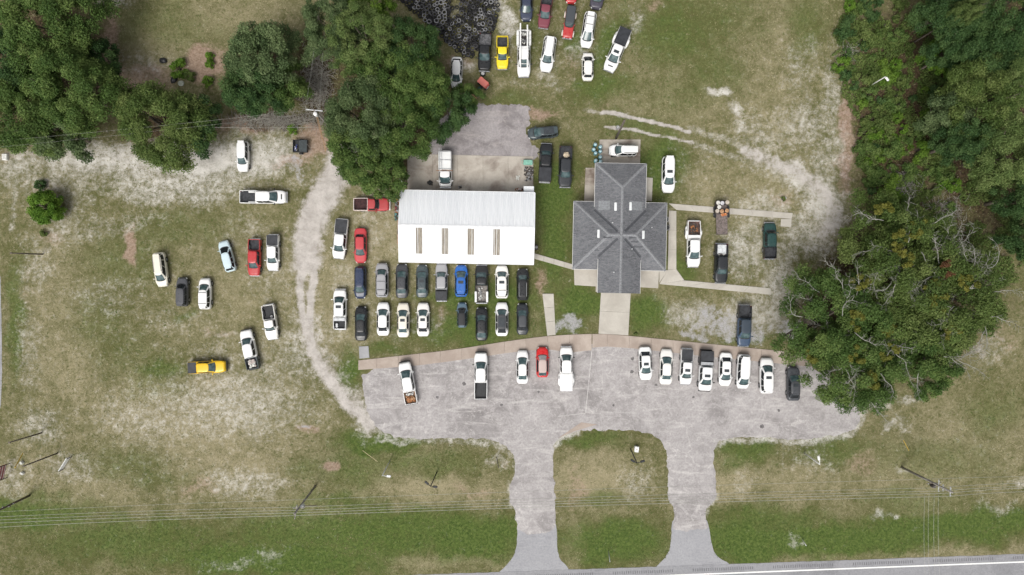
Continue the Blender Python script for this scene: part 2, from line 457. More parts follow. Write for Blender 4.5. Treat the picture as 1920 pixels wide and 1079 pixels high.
at.data.foreach_set('value', FW['gravel'].ravel().astype(np.float32))

t = NT('soil_and_turf')
P = t.geo()
sa = t.n('ShaderNodeSeparateColor'); t.l(t.attr('soil_a').outputs['Color'], sa.inputs[0])
sb = t.n('ShaderNodeSeparateColor'); t.l(t.attr('soil_b').outputs['Color'], sb.inputs[0])
gr = t.attr('soil_c').outputs['Fac']
sand_w, dirt_w, green_w = sa.outputs
dry_w, litter_w, track_w = sb.outputs
n_big = t.noise(P, 0.09, 5, 0.6, 0.4)
n_mid = t.noise(P, 0.62, 6, 0.68, 0.3)
n_fine = t.noise(P, 2.6, 6, 0.72)
n_tiny = t.noise(P, 9.0, 3, 0.7)
n_speck = t.noise(P, 1.5, 8, 0.82, 0.2)
# turf: olive to straw, speckled
dryness = t.math('ADD', t.math('MULTIPLY', n_mid, 0.75), t.math('MULTIPLY', n_fine, 0.75))
dryness = t.math('ADD', dryness, t.math('MULTIPLY', n_big, 0.5))
dryness = t.math('ADD', dryness, t.math('MULTIPLY', dry_w, 0.38))
dryness = t.math('SUBTRACT', dryness, t.math('MULTIPLY', green_w, 0.25))
turf = t.mix(t.step(dryness, 0.78, 1.42), (0.098, 0.100, 0.037), (0.305, 0.266, 0.165))
# lush grass
lush = t.mix(t.step(n_fine, 0.34, 0.66), (0.050, 0.086, 0.018), (0.118, 0.160, 0.042))
gf_ = t.math('ADD', green_w, t.math('MULTIPLY', t.math('SUBTRACT', n_mid, 0.5), 0.9))
gf_ = t.math('ADD', gf_, t.math('MULTIPLY', t.math('SUBTRACT', n_fine, 0.5), 0.35))
col = t.mix(t.step(gf_, 0.10, 0.80, 0, 0.92), turf, lush)
# litter
lit = t.mix(t.step(n_fine, 0.35, 0.7), (0.035, 0.026, 0.015), (0.115, 0.080, 0.048))
lf = t.math('ADD', litter_w, t.math('MULTIPLY', t.math('SUBTRACT', n_mid, 0.5), 0.9))
col = t.mix(t.step(lf, 0.35, 0.75), col, lit)
# bare dirt
dirt = t.mix(t.step(n_fine, 0.3, 0.7), (0.235, 0.155, 0.112), (0.40, 0.295, 0.235))
df = t.math('ADD', dirt_w, t.math('MULTIPLY', t.math('SUBTRACT', n_mid, 0.5), 1.0))
df = t.math('ADD', df, t.math('MULTIPLY', t.math('SUBTRACT', n_fine, 0.5), 0.7))
col = t.mix(t.step(df, 0.30, 1.0, 0, 0.82), col, dirt)
# pale sand breaking through in small patches
sand = t.mix(t.step(t.math('ADD', t.math('MULTIPLY', n_mid, 0.5), t.math('MULTIPLY', n_tiny, 0.5)), 0.35, 0.65), (0.44, 0.412, 0.372), (0.70, 0.678, 0.640))
sf = t.math('ADD', sand_w, t.math('MULTIPLY', t.math('SUBTRACT', n_mid, 0.5), 0.9))
sf = t.math('ADD', sf, t.math('MULTIPLY', t.math('SUBTRACT', n_speck, 0.5), 2.2))
col = t.mix(t.step(sf, 0.16, 1.12, 0, 0.86), col, sand)
# a few pale specks everywhere in the turf
col = t.mix(t.math('MULTIPLY', t.step(n_speck, 0.56, 0.72, 0, 0.50), t.math('SUBTRACT', 1.0, t.math('MINIMUM', green_w, 1.0))), col, (0.50, 0.45, 0.35))
# worn vehicle track
trk = t.mix(t.step(t.math('ADD', t.math('MULTIPLY', n_mid, 0.75), t.math('MULTIPLY', n_fine, 0.25)), 0.35, 0.65), (0.365, 0.335, 0.305), (0.525, 0.49, 0.455))
tf = t.math('ADD', track_w, t.math('MULTIPLY', t.math('SUBTRACT', n_speck, 0.5), 0.9))
tf = t.math('ADD', tf, t.math('MULTIPLY', t.math('SUBTRACT', n_mid, 0.5), 1.1))
col = t.mix(t.step(tf, 0.22, 0.80), col, trk)
# grey gravel
grv = t.mix(t.step(n_tiny, 0.3, 0.7), (0.24, 0.236, 0.24), (0.46, 0.45, 0.45))
gf2 = t.math('ADD', gr, t.math('MULTIPLY', t.math('SUBTRACT', n_mid, 0.5), 1.4))
gf2 = t.math('ADD', gf2, t.math('MULTIPLY', t.math('SUBTRACT', n_speck, 0.5), 1.4))
col = t.mix(t.step(gf2, 0.40, 0.85, 0, 0.9), col, grv)
t.bump(t.math('ADD', n_fine, t.math('MULTIPLY', n_mid, 0.8)), 0.55, 0.16)
soil = t.out(col, 0.95, 0, 0.1)
ground = link('ground', gme, None, soil)
tag(ground, kind='structure')

# ------------------------------------------------------------------ pavements
def rough_edge(poly, amp=0.25, step=0.35, seed=1, fixed=None):
    """densify a survey-grid polygon and make its edge ragged (metres out)"""
    pts = [W(*p) for p in poly]
    out = []
    n = len(pts)
    for i in range(n):
        a, b = pts[i], pts[(i + 1) % n]
        k = max(1, int((b - a).length / step))
        nrm = Vector((-(b - a).y, (b - a).x)).normalized() if (b - a).length > 0 else Vector((0, 0))
        keep = fixed and i in fixed
        for j in range(k):
            q = a.lerp(b, j / k)
            if keep:
                out.append((q.x, q.y)); continue
            e = (vnoise(np.array([q.x * 1.0]), np.array([q.y * 1.0]), 0.75, seed, 4)[0] - .5) * 2 * amp
            out.append((q.x + nrm.x * e, q.y + nrm.y * e))
    return out

def chaikin(p, it=2):
    for _ in range(it):
        q = []
        for i in range(len(p)):
            a, b = p[i], p[(i + 1) % len(p)]
            q.append((a[0] * .75 + b[0] * .25, a[1] * .75 + b[1] * .25))
            q.append((a[0] * .25 + b[0] * .75, a[1] * .25 + b[1] * .75))
        p = q
    return p

def asphalt_mat(key, lo, hi, stain, crack=True, scale=1.0):
    t = NT(key)
    P = t.geo()
    nb = t.noise(P, 0.10 * scale, 6, 0.62, 0.6)
    nm = t.noise(P, 0.42, 7, 0.66, 1.2)
    ns = t.noise(P, 0.55, 8, 0.72, 0.8, sx=(0.25, 1.5, 1))
    nf = t.noise(P, 3.5, 6, 0.82)
    c = t.mix(t.step(nm, 0.32, 0.68), lo, hi)
    c = t.mix(t.step(nb, 0.42, 0.60, 0, 0.6), c, hi)
    c = t.mix(t.step(nb, 0.32, 0.46, 0.5, 0), c, tuple(x * .72 for x in lo))
    c = t.mix(t.step(ns, 0.50, 0.70, 0, 0.65), c, stain)
    c = t.mix(t.step(nf, 0.40, 0.70, 0, 0.45), c, tuple(x * .6 for x in lo))
    nw = t.noise(P, 0.9, 8, 0.8, 2.2)
    c = t.mix(t.step(nw, 0.52, 0.66, 0, 0.55), c, stain)
    nd = t.noise(P, 0.23, 5, 0.7, 0.5)
    c = t.mix(t.step(nd, 0.62, 0.74, 0, 0.35), c, tuple(x * .5 for x in lo))
    if crack:
        vo = t.n('ShaderNodeTexVoronoi', feature='DISTANCE_TO_EDGE')
        vo.inputs['Scale'].default_value = 0.21
        wv = t.n('ShaderNodeVectorMath', operation='ADD')
        nz = t.n('ShaderNodeTexNoise'); nz.inputs['Scale'].default_value = 0.9; nz.inputs['Detail'].default_value = 5
        t.l(P, nz.inputs['Vector'])
        sc = t.n('ShaderNodeVectorMath', operation='SCALE'); sc.inputs['Scale'].default_value = 2.2
        t.l(nz.outputs['Color'], sc.inputs[0]); t.l(P, wv.inputs[0]); t.l(sc.outputs[0], wv.inputs[1])
        t.l(wv.outputs[0], vo.inputs['Vector'])
        k = t.step(vo.outputs['Distance'], 0.004, 0.022, 1, 0)
        k = t.math('MULTIPLY', k, t.step(nb, 0.45, 0.65, 0.0, 0.22))
        c = t.mix(k, c, tuple(min(1, x * 1.35) for x in stain))
    t.bump(nf, 0.25, 0.02)
    return t.out(c, 0.9, 0, 0.25)

M_lot = asphalt_mat('weathered_asphalt', (0.255, 0.238, 0.234), (0.428, 0.404, 0.398), (0.62, 0.592, 0.570))
M_apron = asphalt_mat('smooth_asphalt', (0.285, 0.285, 0.300), (0.355, 0.355, 0.370), (0.40, 0.40, 0.41), crack=False)
M_road = asphalt_mat('road_asphalt', (0.245, 0.245, 0.258), (0.305, 0.305, 0.318), (0.34, 0.34, 0.35), crack=False)
M_pad = asphalt_mat('old_pad_asphalt', (0.215, 0.195, 0.197), (0.36, 0.335, 0.335), (0.43, 0.395, 0.375), crack=False, scale=2.2)

lot = [(678, 697), (680, 730), (686, 765), (700, 796), (728, 818), (775, 824), (830, 821), (885, 823), (930, 827), (953, 840), (963, 856),
       (967, 880), (958, 905), (957, 945), (966, 962), (970, 1002), (1043, 1000), (1041, 955), (1039, 905), (1037, 860), (1036, 842), (1046, 824),
       (1072, 810), (1110, 806), (1212, 810), (1236, 822), (1250, 846), (1252, 900), (1253, 936), (1264, 952), (1266, 970), (1259, 997), (1330, 993), (1324, 976),
       (1322, 958), (1330, 950), (1343, 936), (1342, 900), (1339, 868), (1339, 838), (1352, 824), (1400, 819), (1450, 821), (1500, 826), (1560, 818),
       (1608, 806), (1614, 770), (1590, 735), (1560, 712), (1520, 690), (1480, 672), (1400, 664), (1300, 654), (1180, 640), (1110, 645), (1030, 640), (920, 655), (780, 674)]
mb = MB().prism(rough_edge(chaikin(lot, 1), 0.36, 0.22, 3), -0.05, 0.02, bottom=False)
lot_o = tag(mb.build('parking_lot', M_lot), kind='structure')
M_seam = simple('filled_joint', (0.47, 0.45, 0.435), 0.9, var=.2, scale=2)
for sa_, sb_, hw_ in (((1110, 655), (1104, 715), .8), ((1104, 715), (1098, 775), .7), ((1046, 781), (1098, 775), .5)):
    pa, pb = W(*sa_), W(*sb_)
    dd = (pb - pa).normalized(); nn = Vector((-dd.y, dd.x, 0)) * hw_ * S
    MB().prism([(q.x, q.y) for q in (pa - nn, pb - nn, pb + nn, pa + nn)], 0.015, 0.0245, bottom=False).build('joint_line', M_seam, lot_o)
M_oil = simple('oil_stain', (0.13, 0.12, 0.12), 0.6, var=.3, scale=4)
for k_, (ox_, oy_, rr_) in enumerate(((1185, 697, .28), (1186, 673, .3), (1230, 722, .22), (1429, 800, .35), (1150, 760, .2), (940, 760, .24), (870, 720, .3), (1300, 745, .22), (1460, 770, .25), (1010, 735, .2), (820, 745, .22))):
    pc = W(ox_, oy_)
    r3 = random.Random(k_)
    MB().prism([(pc.x + math.cos(i * .45) * rr_ * r3.uniform(.6, 1.2), pc.y + math.sin(i * .45) * rr_ * r3.uniform(.6, 1.2)) for i in range(14)], 0.015, 0.0238, bottom=False).build('oil_stain', M_oil, lot_o)

ap1 = [(970, 975), (1043, 975), (1044, 1000), (1045, 1035), (1050, 1050), (1068, 1066), (1068, 1090), (915, 1090), (940, 1070), (958, 1052), (968, 1030), (970, 1001)]
ap2 = [(1262, 968), (1324, 968), (1330, 993), (1336, 1028), (1345, 1046), (1372, 1058), (1372, 1085), (1215, 1085), (1232, 1060), (1250, 1044), (1258, 1025), (1259, 996)]
for i, p in enumerate((ap1, ap2)):
    tag(MB().prism(rough_edge(chaikin(p, 2), 0.14, 0.3, 7 + i), -0.05, 0.012, bottom=False).build('driveway', M_apron), kind='structure')

def rd(x): return 1072 - (x - 960) * (16.5 / 480)      # northern edge of the road
rp = [(x, rd(x)) for x in range(-1400, 3400, 40)]
mb = MB().prism(rough_edge(rp + [(3400, 1400), (-1400, 1560)], 0.09, 0.5, 5), -0.05, 0.03, bottom=False)
road = tag(mb.build('road', M_road), kind='structure')
M_line = simple('road_paint', (0.80, 0.80, 0.78), 0.6, var=.06, scale=4)
def ln(x): return 1072 - (x - 1440) * (18.4 / 480)
mb = MB()
def lineband(y0, y1, x0=-1200, x1=3300):
    a = [W(x, ln(x) + y0) for x in (x0, x1)]; b = [W(x, ln(x) + y1) for x in (x1, x0)]
    return [(p.x, p.y) for p in a + b]
mb.prism(lineband(-1.1, 1.4), 0.02, 0.034, bottom=False)
mb.build('edge_line', M_line, road)
M_rum = simple('rumble_groove', (0.17, 0.17, 0.18), 0.9)
x = 700
while x < 2000:
    seg = MB()
    for k in range(28):
        xx = x + k * 4.1
        c0 = W(xx, ln(xx) - 8.2)
        seg.box((c0.x, c0.y, 0.031), (0.16, 0.42, 0.010), R_(2.2))
    seg.build('rumble_strip', M_rum, road)
    x += 150
# yellow-less far lane and opposite verge lie below the frame

# light trail edge at the far left
lp = [(-8, 500), (1, 520), (3, 600), (4, 700), (1.5, 760), (-10, 800), (-60, 800), (-60, 500)]
tag(MB().prism(rough_edge(lp, 0.05, 0.4, 21), -0.05, 0.02, bottom=False).build('neighbouring_driveway', M_apron), kind='structure')

pad = [(806, 300), (803, 282), (812, 250), (824, 226), (850, 205), (885, 196), (930, 197), (985, 199), (1000, 206), (992, 222), (985, 240), (992, 262), (1010, 283), (1012, 300)]
tag(MB().prism(rough_edge(pad, 0.9, 0.3, 9), -0.05, 0.015, bottom=False).build('asphalt_pad', M_pad), kind='structure')

# ------------------------------------------------------------------ concrete slabs
def concrete(key, lo, hi, stain, amt=0.5):
    t = NT(key)
    P = t.geo()
    nm = t.noise(P, 0.5, 7, 0.65, 0.5); nf = t.noise(P, 6.0, 5, 0.7); nb = t.noise(P, 0.28, 5, 0.6, 0.4)
    rnd = t.n('ShaderNodeObjectInfo').outputs['Random']
    c = t.mix(t.step(nm, 0.3, 0.7), lo, hi)
    c = t.mix(t.math('MULTIPLY', rnd, 0.35), c, tuple(x * .8 for x in lo))
    c = t.mix(t.step(nb, 0.46, 0.70, 0, amt), c, stain)
    c = t.mix(t.step(nf, 0.35, 0.75, 0, 0.25), c, tuple(x * .7 for x in lo))
    t.bump(nf, 0.2, 0.01)
    return t.out(c, 0.9, 0, 0.25)
M_walk = concrete('pinkish_concrete', (0.365, 0.300, 0.255), (0.475, 0.405, 0.350), (0.30, 0.245, 0.205))
M_conc = concrete('pale_concrete', (0.45, 0.42, 0.37), (0.56, 0.53, 0.47), (0.35, 0.31, 0.27), 0.35)
M_yard = concrete('stained_yard_concrete', (0.40, 0.36, 0.31), (0.54, 0.495, 0.435), (0.135, 0.095, 0.075), 0.9)
M_grey = concrete('bluish_concrete', (0.33, 0.33, 0.34), (0.45, 0.45, 0.46), (0.25, 0.25, 0.26))

def slab(parent, quad, mat, z=0.09, gap=0.012, name='slab'):
    """one cast slab: quad in survey units"""
    pts = [W(*p) for p in quad]
    c = sum(pts, Vector()) / len(pts)
    q = []
    for p in pts:
        d = (c - p); q.append(p + d.normalized() * gap)
    mb = MB()
    n = len(q)
    ins = [p + (c - p).normalized() * 0.03 for p in q]
    base = [(p.x, p.y, -0.05) for p in q] + [(p.x, p.y, z - 0.015) for p in q] + [(p.x, p.y, z) for p in ins]
    fs = []
    area = sum(q[i].x * q[(i + 1) % n].y - q[(i + 1) % n].x * q[i].y for i in range(n))
    for k in (0, n):
        for i in range(n):
            j = (i + 1) % n
            f = (k + i, k + j, k + n + j, k + n + i)
            fs.append(f if area > 0 else f[::-1])
    top = tuple(range(2 * n, 3 * n)); fs.append(top if area > 0 else top[::-1])
    mb.add(base, fs)
    return mb.build(name, mat, parent)

def lerp_pts(P, x):
    for (x0, y0), (x1, y1) in zip(P[:-1], P[1:]):
        if x0 <= x <= x1: return y0 + (y1 - y0) * (x - x0) / max(1e-6, x1 - x0)
    return P[-1][1]
up_ = [(672, 676), (700, 673), (780, 664), (850, 656), (920, 645), (970, 637), (1030, 630), (1080, 627), (1124, 626), (1140, 627), (1180, 630), (1240, 636), (1300, 642), (1360, 648), (1420, 654), (1480, 660), (1530, 665)]
lo_ = [(672, 694), (700, 692), (780, 686), (850, 677), (920, 667), (970, 659), (1030, 655), (1078, 663), (1109, 662), (1110, 652), (1140, 650), (1180, 653), (1240, 659), (1300, 666), (1360, 672), (1420, 678), (1480, 684), (1530, 689)]
front_walk = tag(empty('front_pavement', (0, 0, 0)), kind='structure')
xs = [672, 707, 747, 787, 826, 866, 907, 946, 986, 1027, 1068, 1109.5, 1110.5, 1139, 1180, 1221, 1262, 1303, 1344, 1386, 1428, 1469, 1510, 1530]
for x0, x1 in zip(xs[:-1], xs[1:]):
    if x1 - x0 < 2: continue
    slab(front_walk, [(x0, lerp_pts(up_, x0)), (x0, lerp_pts(lo_, x0)), (x1, lerp_pts(lo_, x1)), (x1, lerp_pts(up_, x1))], M_walk)

def strip(name, quads, mat, z=0.09):
    root = tag(empty(name), kind='structure')
    for q in quads: slab(root, q, mat, z)
    return root
def split(a, b, c, d, n):
    """n slabs along a-b (one side) and d-c (other side)"""
    L = lambda p, q, t: (p[0] + (q[0] - p[0]) * t, p[1] + (q[1] - p[1]) * t)
    return [(L(a, b, i / n), L(a, b, (i + 1) / n), L(d, c, (i + 1) / n), L(d, c, i / n)) for i in range(n)]
strip('step_slab', [[(673, 650), (691, 649), (693, 671), (674, 673)]], M_grey)
strip('short_footpath', split((1017, 551), (1026, 630), (1042, 628), (1038, 551), 3), M_conc)
strip('entrance_walk', split((1127, 542), (1122, 626), (1178, 629), (1183, 543), 2), M_conc)
strip('link_path', split((1001, 475), (1077, 497), (1077, 507), (1000, 485), 4), M_conc)
strip('garden_path', split((1254, 382), (1486, 400), (1484, 411), (1268, 394), 6) + [[(1464, 411), (1484, 411), (1483, 426), (1463, 425)]]
      + split((1254, 395), (1252, 506), (1268, 505), (1268, 396), 3)
      + [[(1252, 506), (1268, 505), (1283, 526), (1236, 533)]] + split((1236, 533), (1446, 553), (1445, 541), (1283, 526), 4), M_conc)
strip('porch_patio', [[(1076, 503), (1124, 503), (1124, 538), (1077, 535)], [(1199, 503), (1236, 505), (1234, 541), (1199, 539)], [(1236, 507), (1252, 507), (1236, 531)]], M_conc, 0.1)
strip('side_patio', split((1098, 315), (1095, 378), (1122, 380), (1122, 315), 2), M_yard, 0.08)
strip('side_step', [[(1208, 333), (1224, 334), (1222, 378), (1208, 377)]], M_conc, 0.08)
strip('rear_apron', split((1124, 262), (1201, 262), (1200, 312), (1123, 312), 2), M_yard, 0.08)
strip('garage_yard', split((764, 289), (1000, 294), (1000, 365), (764, 362), 5), M_yard, 0.08)
strip('pale_remnant', [rr for rr in [[(1046, 822), (1090, 792), (1120, 796), (1080, 808)]]], M_walk, 0.035)
# ------------------------------------------------------------------ metal workshop
TILT = R_(-1.15)
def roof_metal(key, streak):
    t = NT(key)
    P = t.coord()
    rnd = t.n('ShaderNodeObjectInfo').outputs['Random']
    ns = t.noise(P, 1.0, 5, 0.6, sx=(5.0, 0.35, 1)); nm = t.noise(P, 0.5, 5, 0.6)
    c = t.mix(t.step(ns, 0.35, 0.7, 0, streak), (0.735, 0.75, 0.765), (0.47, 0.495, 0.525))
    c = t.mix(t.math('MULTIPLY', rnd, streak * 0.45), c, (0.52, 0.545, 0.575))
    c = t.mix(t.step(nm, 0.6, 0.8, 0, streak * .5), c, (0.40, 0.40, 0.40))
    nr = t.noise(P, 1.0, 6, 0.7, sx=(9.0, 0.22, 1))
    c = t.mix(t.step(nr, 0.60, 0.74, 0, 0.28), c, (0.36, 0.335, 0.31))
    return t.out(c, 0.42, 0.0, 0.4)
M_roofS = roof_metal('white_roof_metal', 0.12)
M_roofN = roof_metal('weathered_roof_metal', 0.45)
M_wallm = simple('white_wall_metal', (0.66, 0.67, 0.68), 0.5)
M_trim = simple('roof_trim', (0.74, 0.75, 0.76), 0.45, var=.06)
M_dark = simple('dark_opening', (0.02, 0.02, 0.022), 0.6)
M_glass = NT('window_glass').out((0.03, 0.05, 0.06), 0.08, 0, 0.6)
def skymat():
    t = NT('fibreglass_skylight')
    P = t.coord()
    ns = t.noise(P, 1.0, 5, 0.65, sx=(7, 0.8, 1)); nm = t.noise(P, 1.3, 4, 0.6)
    c = t.mix(t.step(ns, 0.35, 0.65), (0.175, 0.150, 0.115), (0.33, 0.295, 0.235))
    c = t.mix(t.step(nm, 0.5, 0.75, 0, .5), c, (0.24, 0.19, 0.16))
    return t.out(c, 0.5, 0, 0.3)
M_sky = skymat()

bc = W(875.5, 426.5, 4.0)
shop = empty('metal_workshop', (bc.x, bc.y, 0), TILT, 'long low metal workshop with white ribbed roof and four brown skylights', 'building')
bw, bd, ez, rz_ = 18.85, 10.05, 3.9, 5.0       # roof length, depth, eave and ridge heights
hd = bd / 2
NP = 20
pw = bw / NP
def panel_mesh(name, y0, z0, y1, z1, w=pw, ribs=3, h=0.035):
    prof = []
    for k in range(ribs):
        u0 = -w / 2 + w * k / ribs; st = w / ribs
        prof += [(u0, 0), (u0 + st * .30, 0), (u0 + st * .38, h), (u0 + st * .54, h), (u0 + st * .62, 0)]
    prof.append((w / 2, 0))
    mb = MB()
    n = len(prof)
    vs_ = [(u, y0, z0 + e) for u, e in prof] + [(u, y1, z1 + e) for u, e in prof]
    vs_ += [(u, y0, z0 - 0.03) for u, e in prof] + [(u, y1, z1 - 0.03) for u, e in prof]
    fs = []
    for i in range(n - 1):
        fs += [(i, i + 1, n + i + 1, n + i), (2 * n + i + 1, 2 * n + i, 3 * n + i, 3 * n + i + 1), (2 * n + i, 2 * n + i + 1, i + 1, i), (n + i, n + i + 1, 3 * n + i + 1, 3 * n + i)]
    mb.add(vs_, fs)
    return mb.mesh(name)
roof_root = empty('roof', (0, 0, 0)); roof_root.parent = shop
ms = panel_mesh('panel', -hd, ez, -0.0, rz_); mn = panel_mesh('panel', hd, ez, 0.0, rz_)
mn.flip_normals()
for i in range(NP):
    x = -bw / 2 + pw * (i + .5)
    for me, mt in ((ms, M_roofS), (mn, M_roofN)):
        o = link('panel', me, roof_root, mt); o.location = (x, 0, 0)
mb = MB()
mb.add([(-bw / 2, -.22, rz_ + .005), (bw / 2, -.22, rz_ + .005), (bw / 2, 0, rz_ + .055), (-bw / 2, 0, rz_ + .055), (bw / 2, .22, rz_ + .005), (-bw / 2, .22, rz_ + .005)], [(0, 1, 2, 3), (3, 2, 4, 5)])
mb.build('ridge_cap', M_trim, shop)
for sx in (-1, 1):
    for sy in (-1, 1):
        mb = MB()
        x0 = sx * (bw / 2 + .03)
        mb.add([(x0 - .06, sy * hd, ez + .05), (x0 + .06, sy * hd, ez + .05), (x0 + .06, 0, rz_ + .05), (x0 - .06, 0, rz_ + .05),
                (x0 - .06, sy * hd, ez - .12), (x0 + .06, sy * hd, ez - .12), (x0 + .06, 0, rz_ - .12), (x0 - .06, 0, rz_ - .12)],
               [(0, 1, 2, 3), (4, 7, 6, 5), (0, 4, 5, 1), (1, 5, 6, 2), (3, 2, 6, 7), (0, 3, 7, 4)])
        mb.build('gable_trim', M_trim, shop)
for sy in (-1, 1):
    MB().box((0, sy * (hd + .05), ez - .06), (bw + .1, .09, .12)).build('gutter', M_trim, shop)
slope = (rz_ - ez) / hd
for px in (787.5, 835.5, 883.5, 932):
    x = (px - 875.5) * S * 0.957
    ya, yb = -3.85, -0.28
    for k in range(1):
        m = panel_mesh('skylight', ya, rz_ + slope * ya + .03, yb, rz_ + slope * yb + .03, 0.92, 4, 0.03)
        o = link('skylight', m, shop, M_sky); o.location = (x, 0, 0)
mb = MB()
wx, wy = bw / 2 - .12, hd - .12
mb.box((0, -wy, ez / 2 - .06), (2 * wx, .12, ez - .1)).box((-wx, 0, ez / 2 - .06), (.12, 2 * wy - .13, ez - .1)).box((wx, 0, ez / 2 - .06), (.12, 2 * wy - .13, ez - .1))
for s_ in (-1, 1):
    x0 = s_ * wx
    mb.add([(x0 - .06, -wy, ez - .11), (x0 - .06, wy, ez - .11), (x0 - .06, 0, rz_ - .12), (x0 + .06, -wy, ez - .11), (x0 + .06, wy, ez - .11), (x0 + .06, 0, rz_ - .12)], [(0, 2, 1), (3, 4, 5), (0, 3, 5, 2), (1, 2, 5, 4)])
doors_x = (-6.6, -2.2, 2.2, 6.6)
edges = [-wx] + [v for d in doors_x for v in (d - 1.7, d + 1.7)] + [wx]
for a, b in zip(edges[::2], edges[1::2]):
    mb.box(((a + b) / 2, wy, ez / 2 - .06), (b - a, .12, ez - .1))
for d in doors_x: mb.box((d, wy, ez - .42), (3.4, .12, .6))
mb.build('wall', M_wallm, shop)
for d in doors_x:
    r = MB()
    for k in range(8): r.box((d, wy - .05, .25 + k * .38), (3.36, .05, .36))
    r.build('roller_door', M_trim, shop)
for x in (-6, 0, 6):
    w_ = MB().box((x, -wy - .07, 2.0), (1.3, .06, .9)).build('window', M_trim, shop)
    MB().box((x, -wy - .105, 2.0), (1.16, .02, .76)).build('pane', M_glass, w_)
# small lean-to roof at the north-east corner
lc = W(991.5, 357, 3.0)
lean = empty('lean_to', (lc.x, lc.y, 0), TILT, 'small white lean-to roof at the corner of the metal workshop', 'shed')
mb = MB().box((0, 0, 2.98), (1.45, 1.1, .05), rx=R_(3))
for k in range(6): mb.box((-.6 + k * .24, 0, 3.02), (.06, 1.1, .035), rx=R_(3))
mb.build('roof', M_roofS, lean)
for sx in (-.66, .66): MB().box((sx, .46, 1.47), (.09, .09, 2.94)).build('post', M_trim, lean)

# ------------------------------------------------------------------ shingled office house
def shingle():
    t = NT('asphalt_shingle')
    P = t.coord()
    br = t.n('ShaderNodeTexBrick')
    br.offset = 0.5; br.inputs['Scale'].default_value = 1.0
    br.inputs['Brick Width'].default_value = 0.42; br.inputs['Row Height'].default_value = 0.15; br.inputs['Mortar Size'].default_value = 0.012
    br.inputs['Color1'].default_value = (0.085, 0.088, 0.097, 1); br.inputs['Color2'].default_value = (0.215, 0.218, 0.230, 1); br.inputs['Mortar'].default_value = (0.045, 0.045, 0.05, 1)
    br.inputs['Bias'].default_value = 0.0
    t.l(P, br.inputs['Vector'])
    nf = t.noise(P, 4.5, 5, 0.7); nb = t.noise(P, 0.35, 4, 0.6)
    c = t.mix(t.step(nf, 0.3, 0.72), (0.095, 0.098, 0.107), (0.235, 0.238, 0.248))
    mixn = t.mix(0.5, br.outputs['Color'], c)
    mixn = t.mix(t.step(nb, 0.4, 0.7, 0, 0.35), mixn, (0.205, 0.212, 0.222))
    t.bump(br.outputs['Fac'], 0.3, 0.02)
    return t.out(mixn, 0.9, 0, 0.2)
M_shing = shingle()
M_cap = simple('ridge_shingle', (0.225, 0.23, 0.24), 0.9, var=.25, scale=6)
M_valley = simple('valley_shingle', (0.075, 0.078, 0.086), 0.9, var=.2, scale=5)
M_brick = NT('house_wall')
def hw():
    t = NT('buff_brick_wall')
    br = t.n('ShaderNodeTexBrick'); br.inputs['Scale'].default_value = 1
    br.inputs['Brick Width'].default_value = .21; br.inputs['Row Height'].default_value = .075; br.inputs['Mortar Size'].default_value = .01
    br.inputs['Color1'].default_value = (.33, .24, .18, 1); br.inputs['Color2'].default_value = (.42, .31, .23, 1); br.inputs['Mortar'].default_value = (.45, .43, .40, 1)
    mp = t.n('ShaderNodeMapping'); mp.inputs['Rotation'].default_value = (R_(90), 0, 0)
    t.l(t.coord(), mp.inputs[0]); t.l(mp.outputs[0], br.inputs['Vector'])
    return t.out(br.outputs['Color'], .9, 0, .2)
M_brick = hw()
M_white = simple('white_trim_paint', (0.76, 0.76, 0.74), 0.6, var=.08)

hc = W(1165.5, 440.5, 5.4)
house = empty('office_house', (hc.x, hc.y, 0), TILT, 'house with cross-shaped grey shingled hip roof in the middle of the lot', 'house')
Z0, RR, PT = 3.0, 2.4, 0.5
A, B, ar = 6.6, 4.8, 1.8
WN, YN = 3.6, 10.2
WS, YS = 2.98, -8.1
xo = 0.12
def zn(x, y):   # main
    return Z0 + RR - PT * max(abs(y), abs(x - xo) - ar if abs(x - xo) > ar else 0)
def roofpoly(name, pts, mat=M_shing):
    """pts: (x, y, z); slab of roof 0.14 thick"""
    n = len(pts)
    nr = Vector()
    for i in range(n):
        a, b = Vector(pts[i]), Vector(pts[(i + 1) % n]); nr += a.cross(b)
    if nr.z < 0: pts = pts[::-1]
    top = [Vector(p) for p in pts]; bot = [p - Vector((0, 0, .15)) for p in top]
    fs = [tuple(range(n)), tuple(range(2 * n - 1, n - 1, -1))]
    for i in range(n):
        j = (i + 1) % n
        fs.append((n + i, n + j, j, i))
    me = MB().add(top + bot, fs).mesh(name)
    return link(name, me, hroof, mat)
hroof = empty('roof'); hroof.parent = house
zr = Z0 + RR
en, es = zr - PT * WN, zr - PT * WS
def rot2(pts, ang):    # keep courses level: mesh stays, material uses object space
    return pts
roofpoly('roof_slope', [(-A + xo, -B, Z0), (-ar + xo, 0, zr), (-A + xo, B, Z0)])
roofpoly('roof_slope', [(A + xo, -B, Z0), (A + xo, B, Z0), (ar + xo, 0, zr)])
for s_ in (-1, 1):
    X = s_ * A + xo; xr = s_ * ar + xo
    roofpoly('roof_slope', [(X, B, Z0), (xr, 0, zr), (0, 0, zr), (s_ * WN, WN, en), (s_ * WN, B, Z0)])
    roofpoly('roof_slope', [(X, -B, Z0), (xr, 0, zr), (0, 0, zr), (s_ * WS, -WS, es), (s_ * WS, -B, Z0)])
    roofpoly('roof_slope', [(0, 0, zr), (0, YN - WN, zr), (s_ * WN, YN, en), (s_ * WN, WN, en)])
    roofpoly('roof_slope', [(0, 0, zr), (s_ * WS, -WS, es), (s_ * WS, YS, es), (0, YS, zr)])
roofpoly('roof_slope', [(0, YN - WN, zr), (-WN, YN, en), (WN, YN, en)])
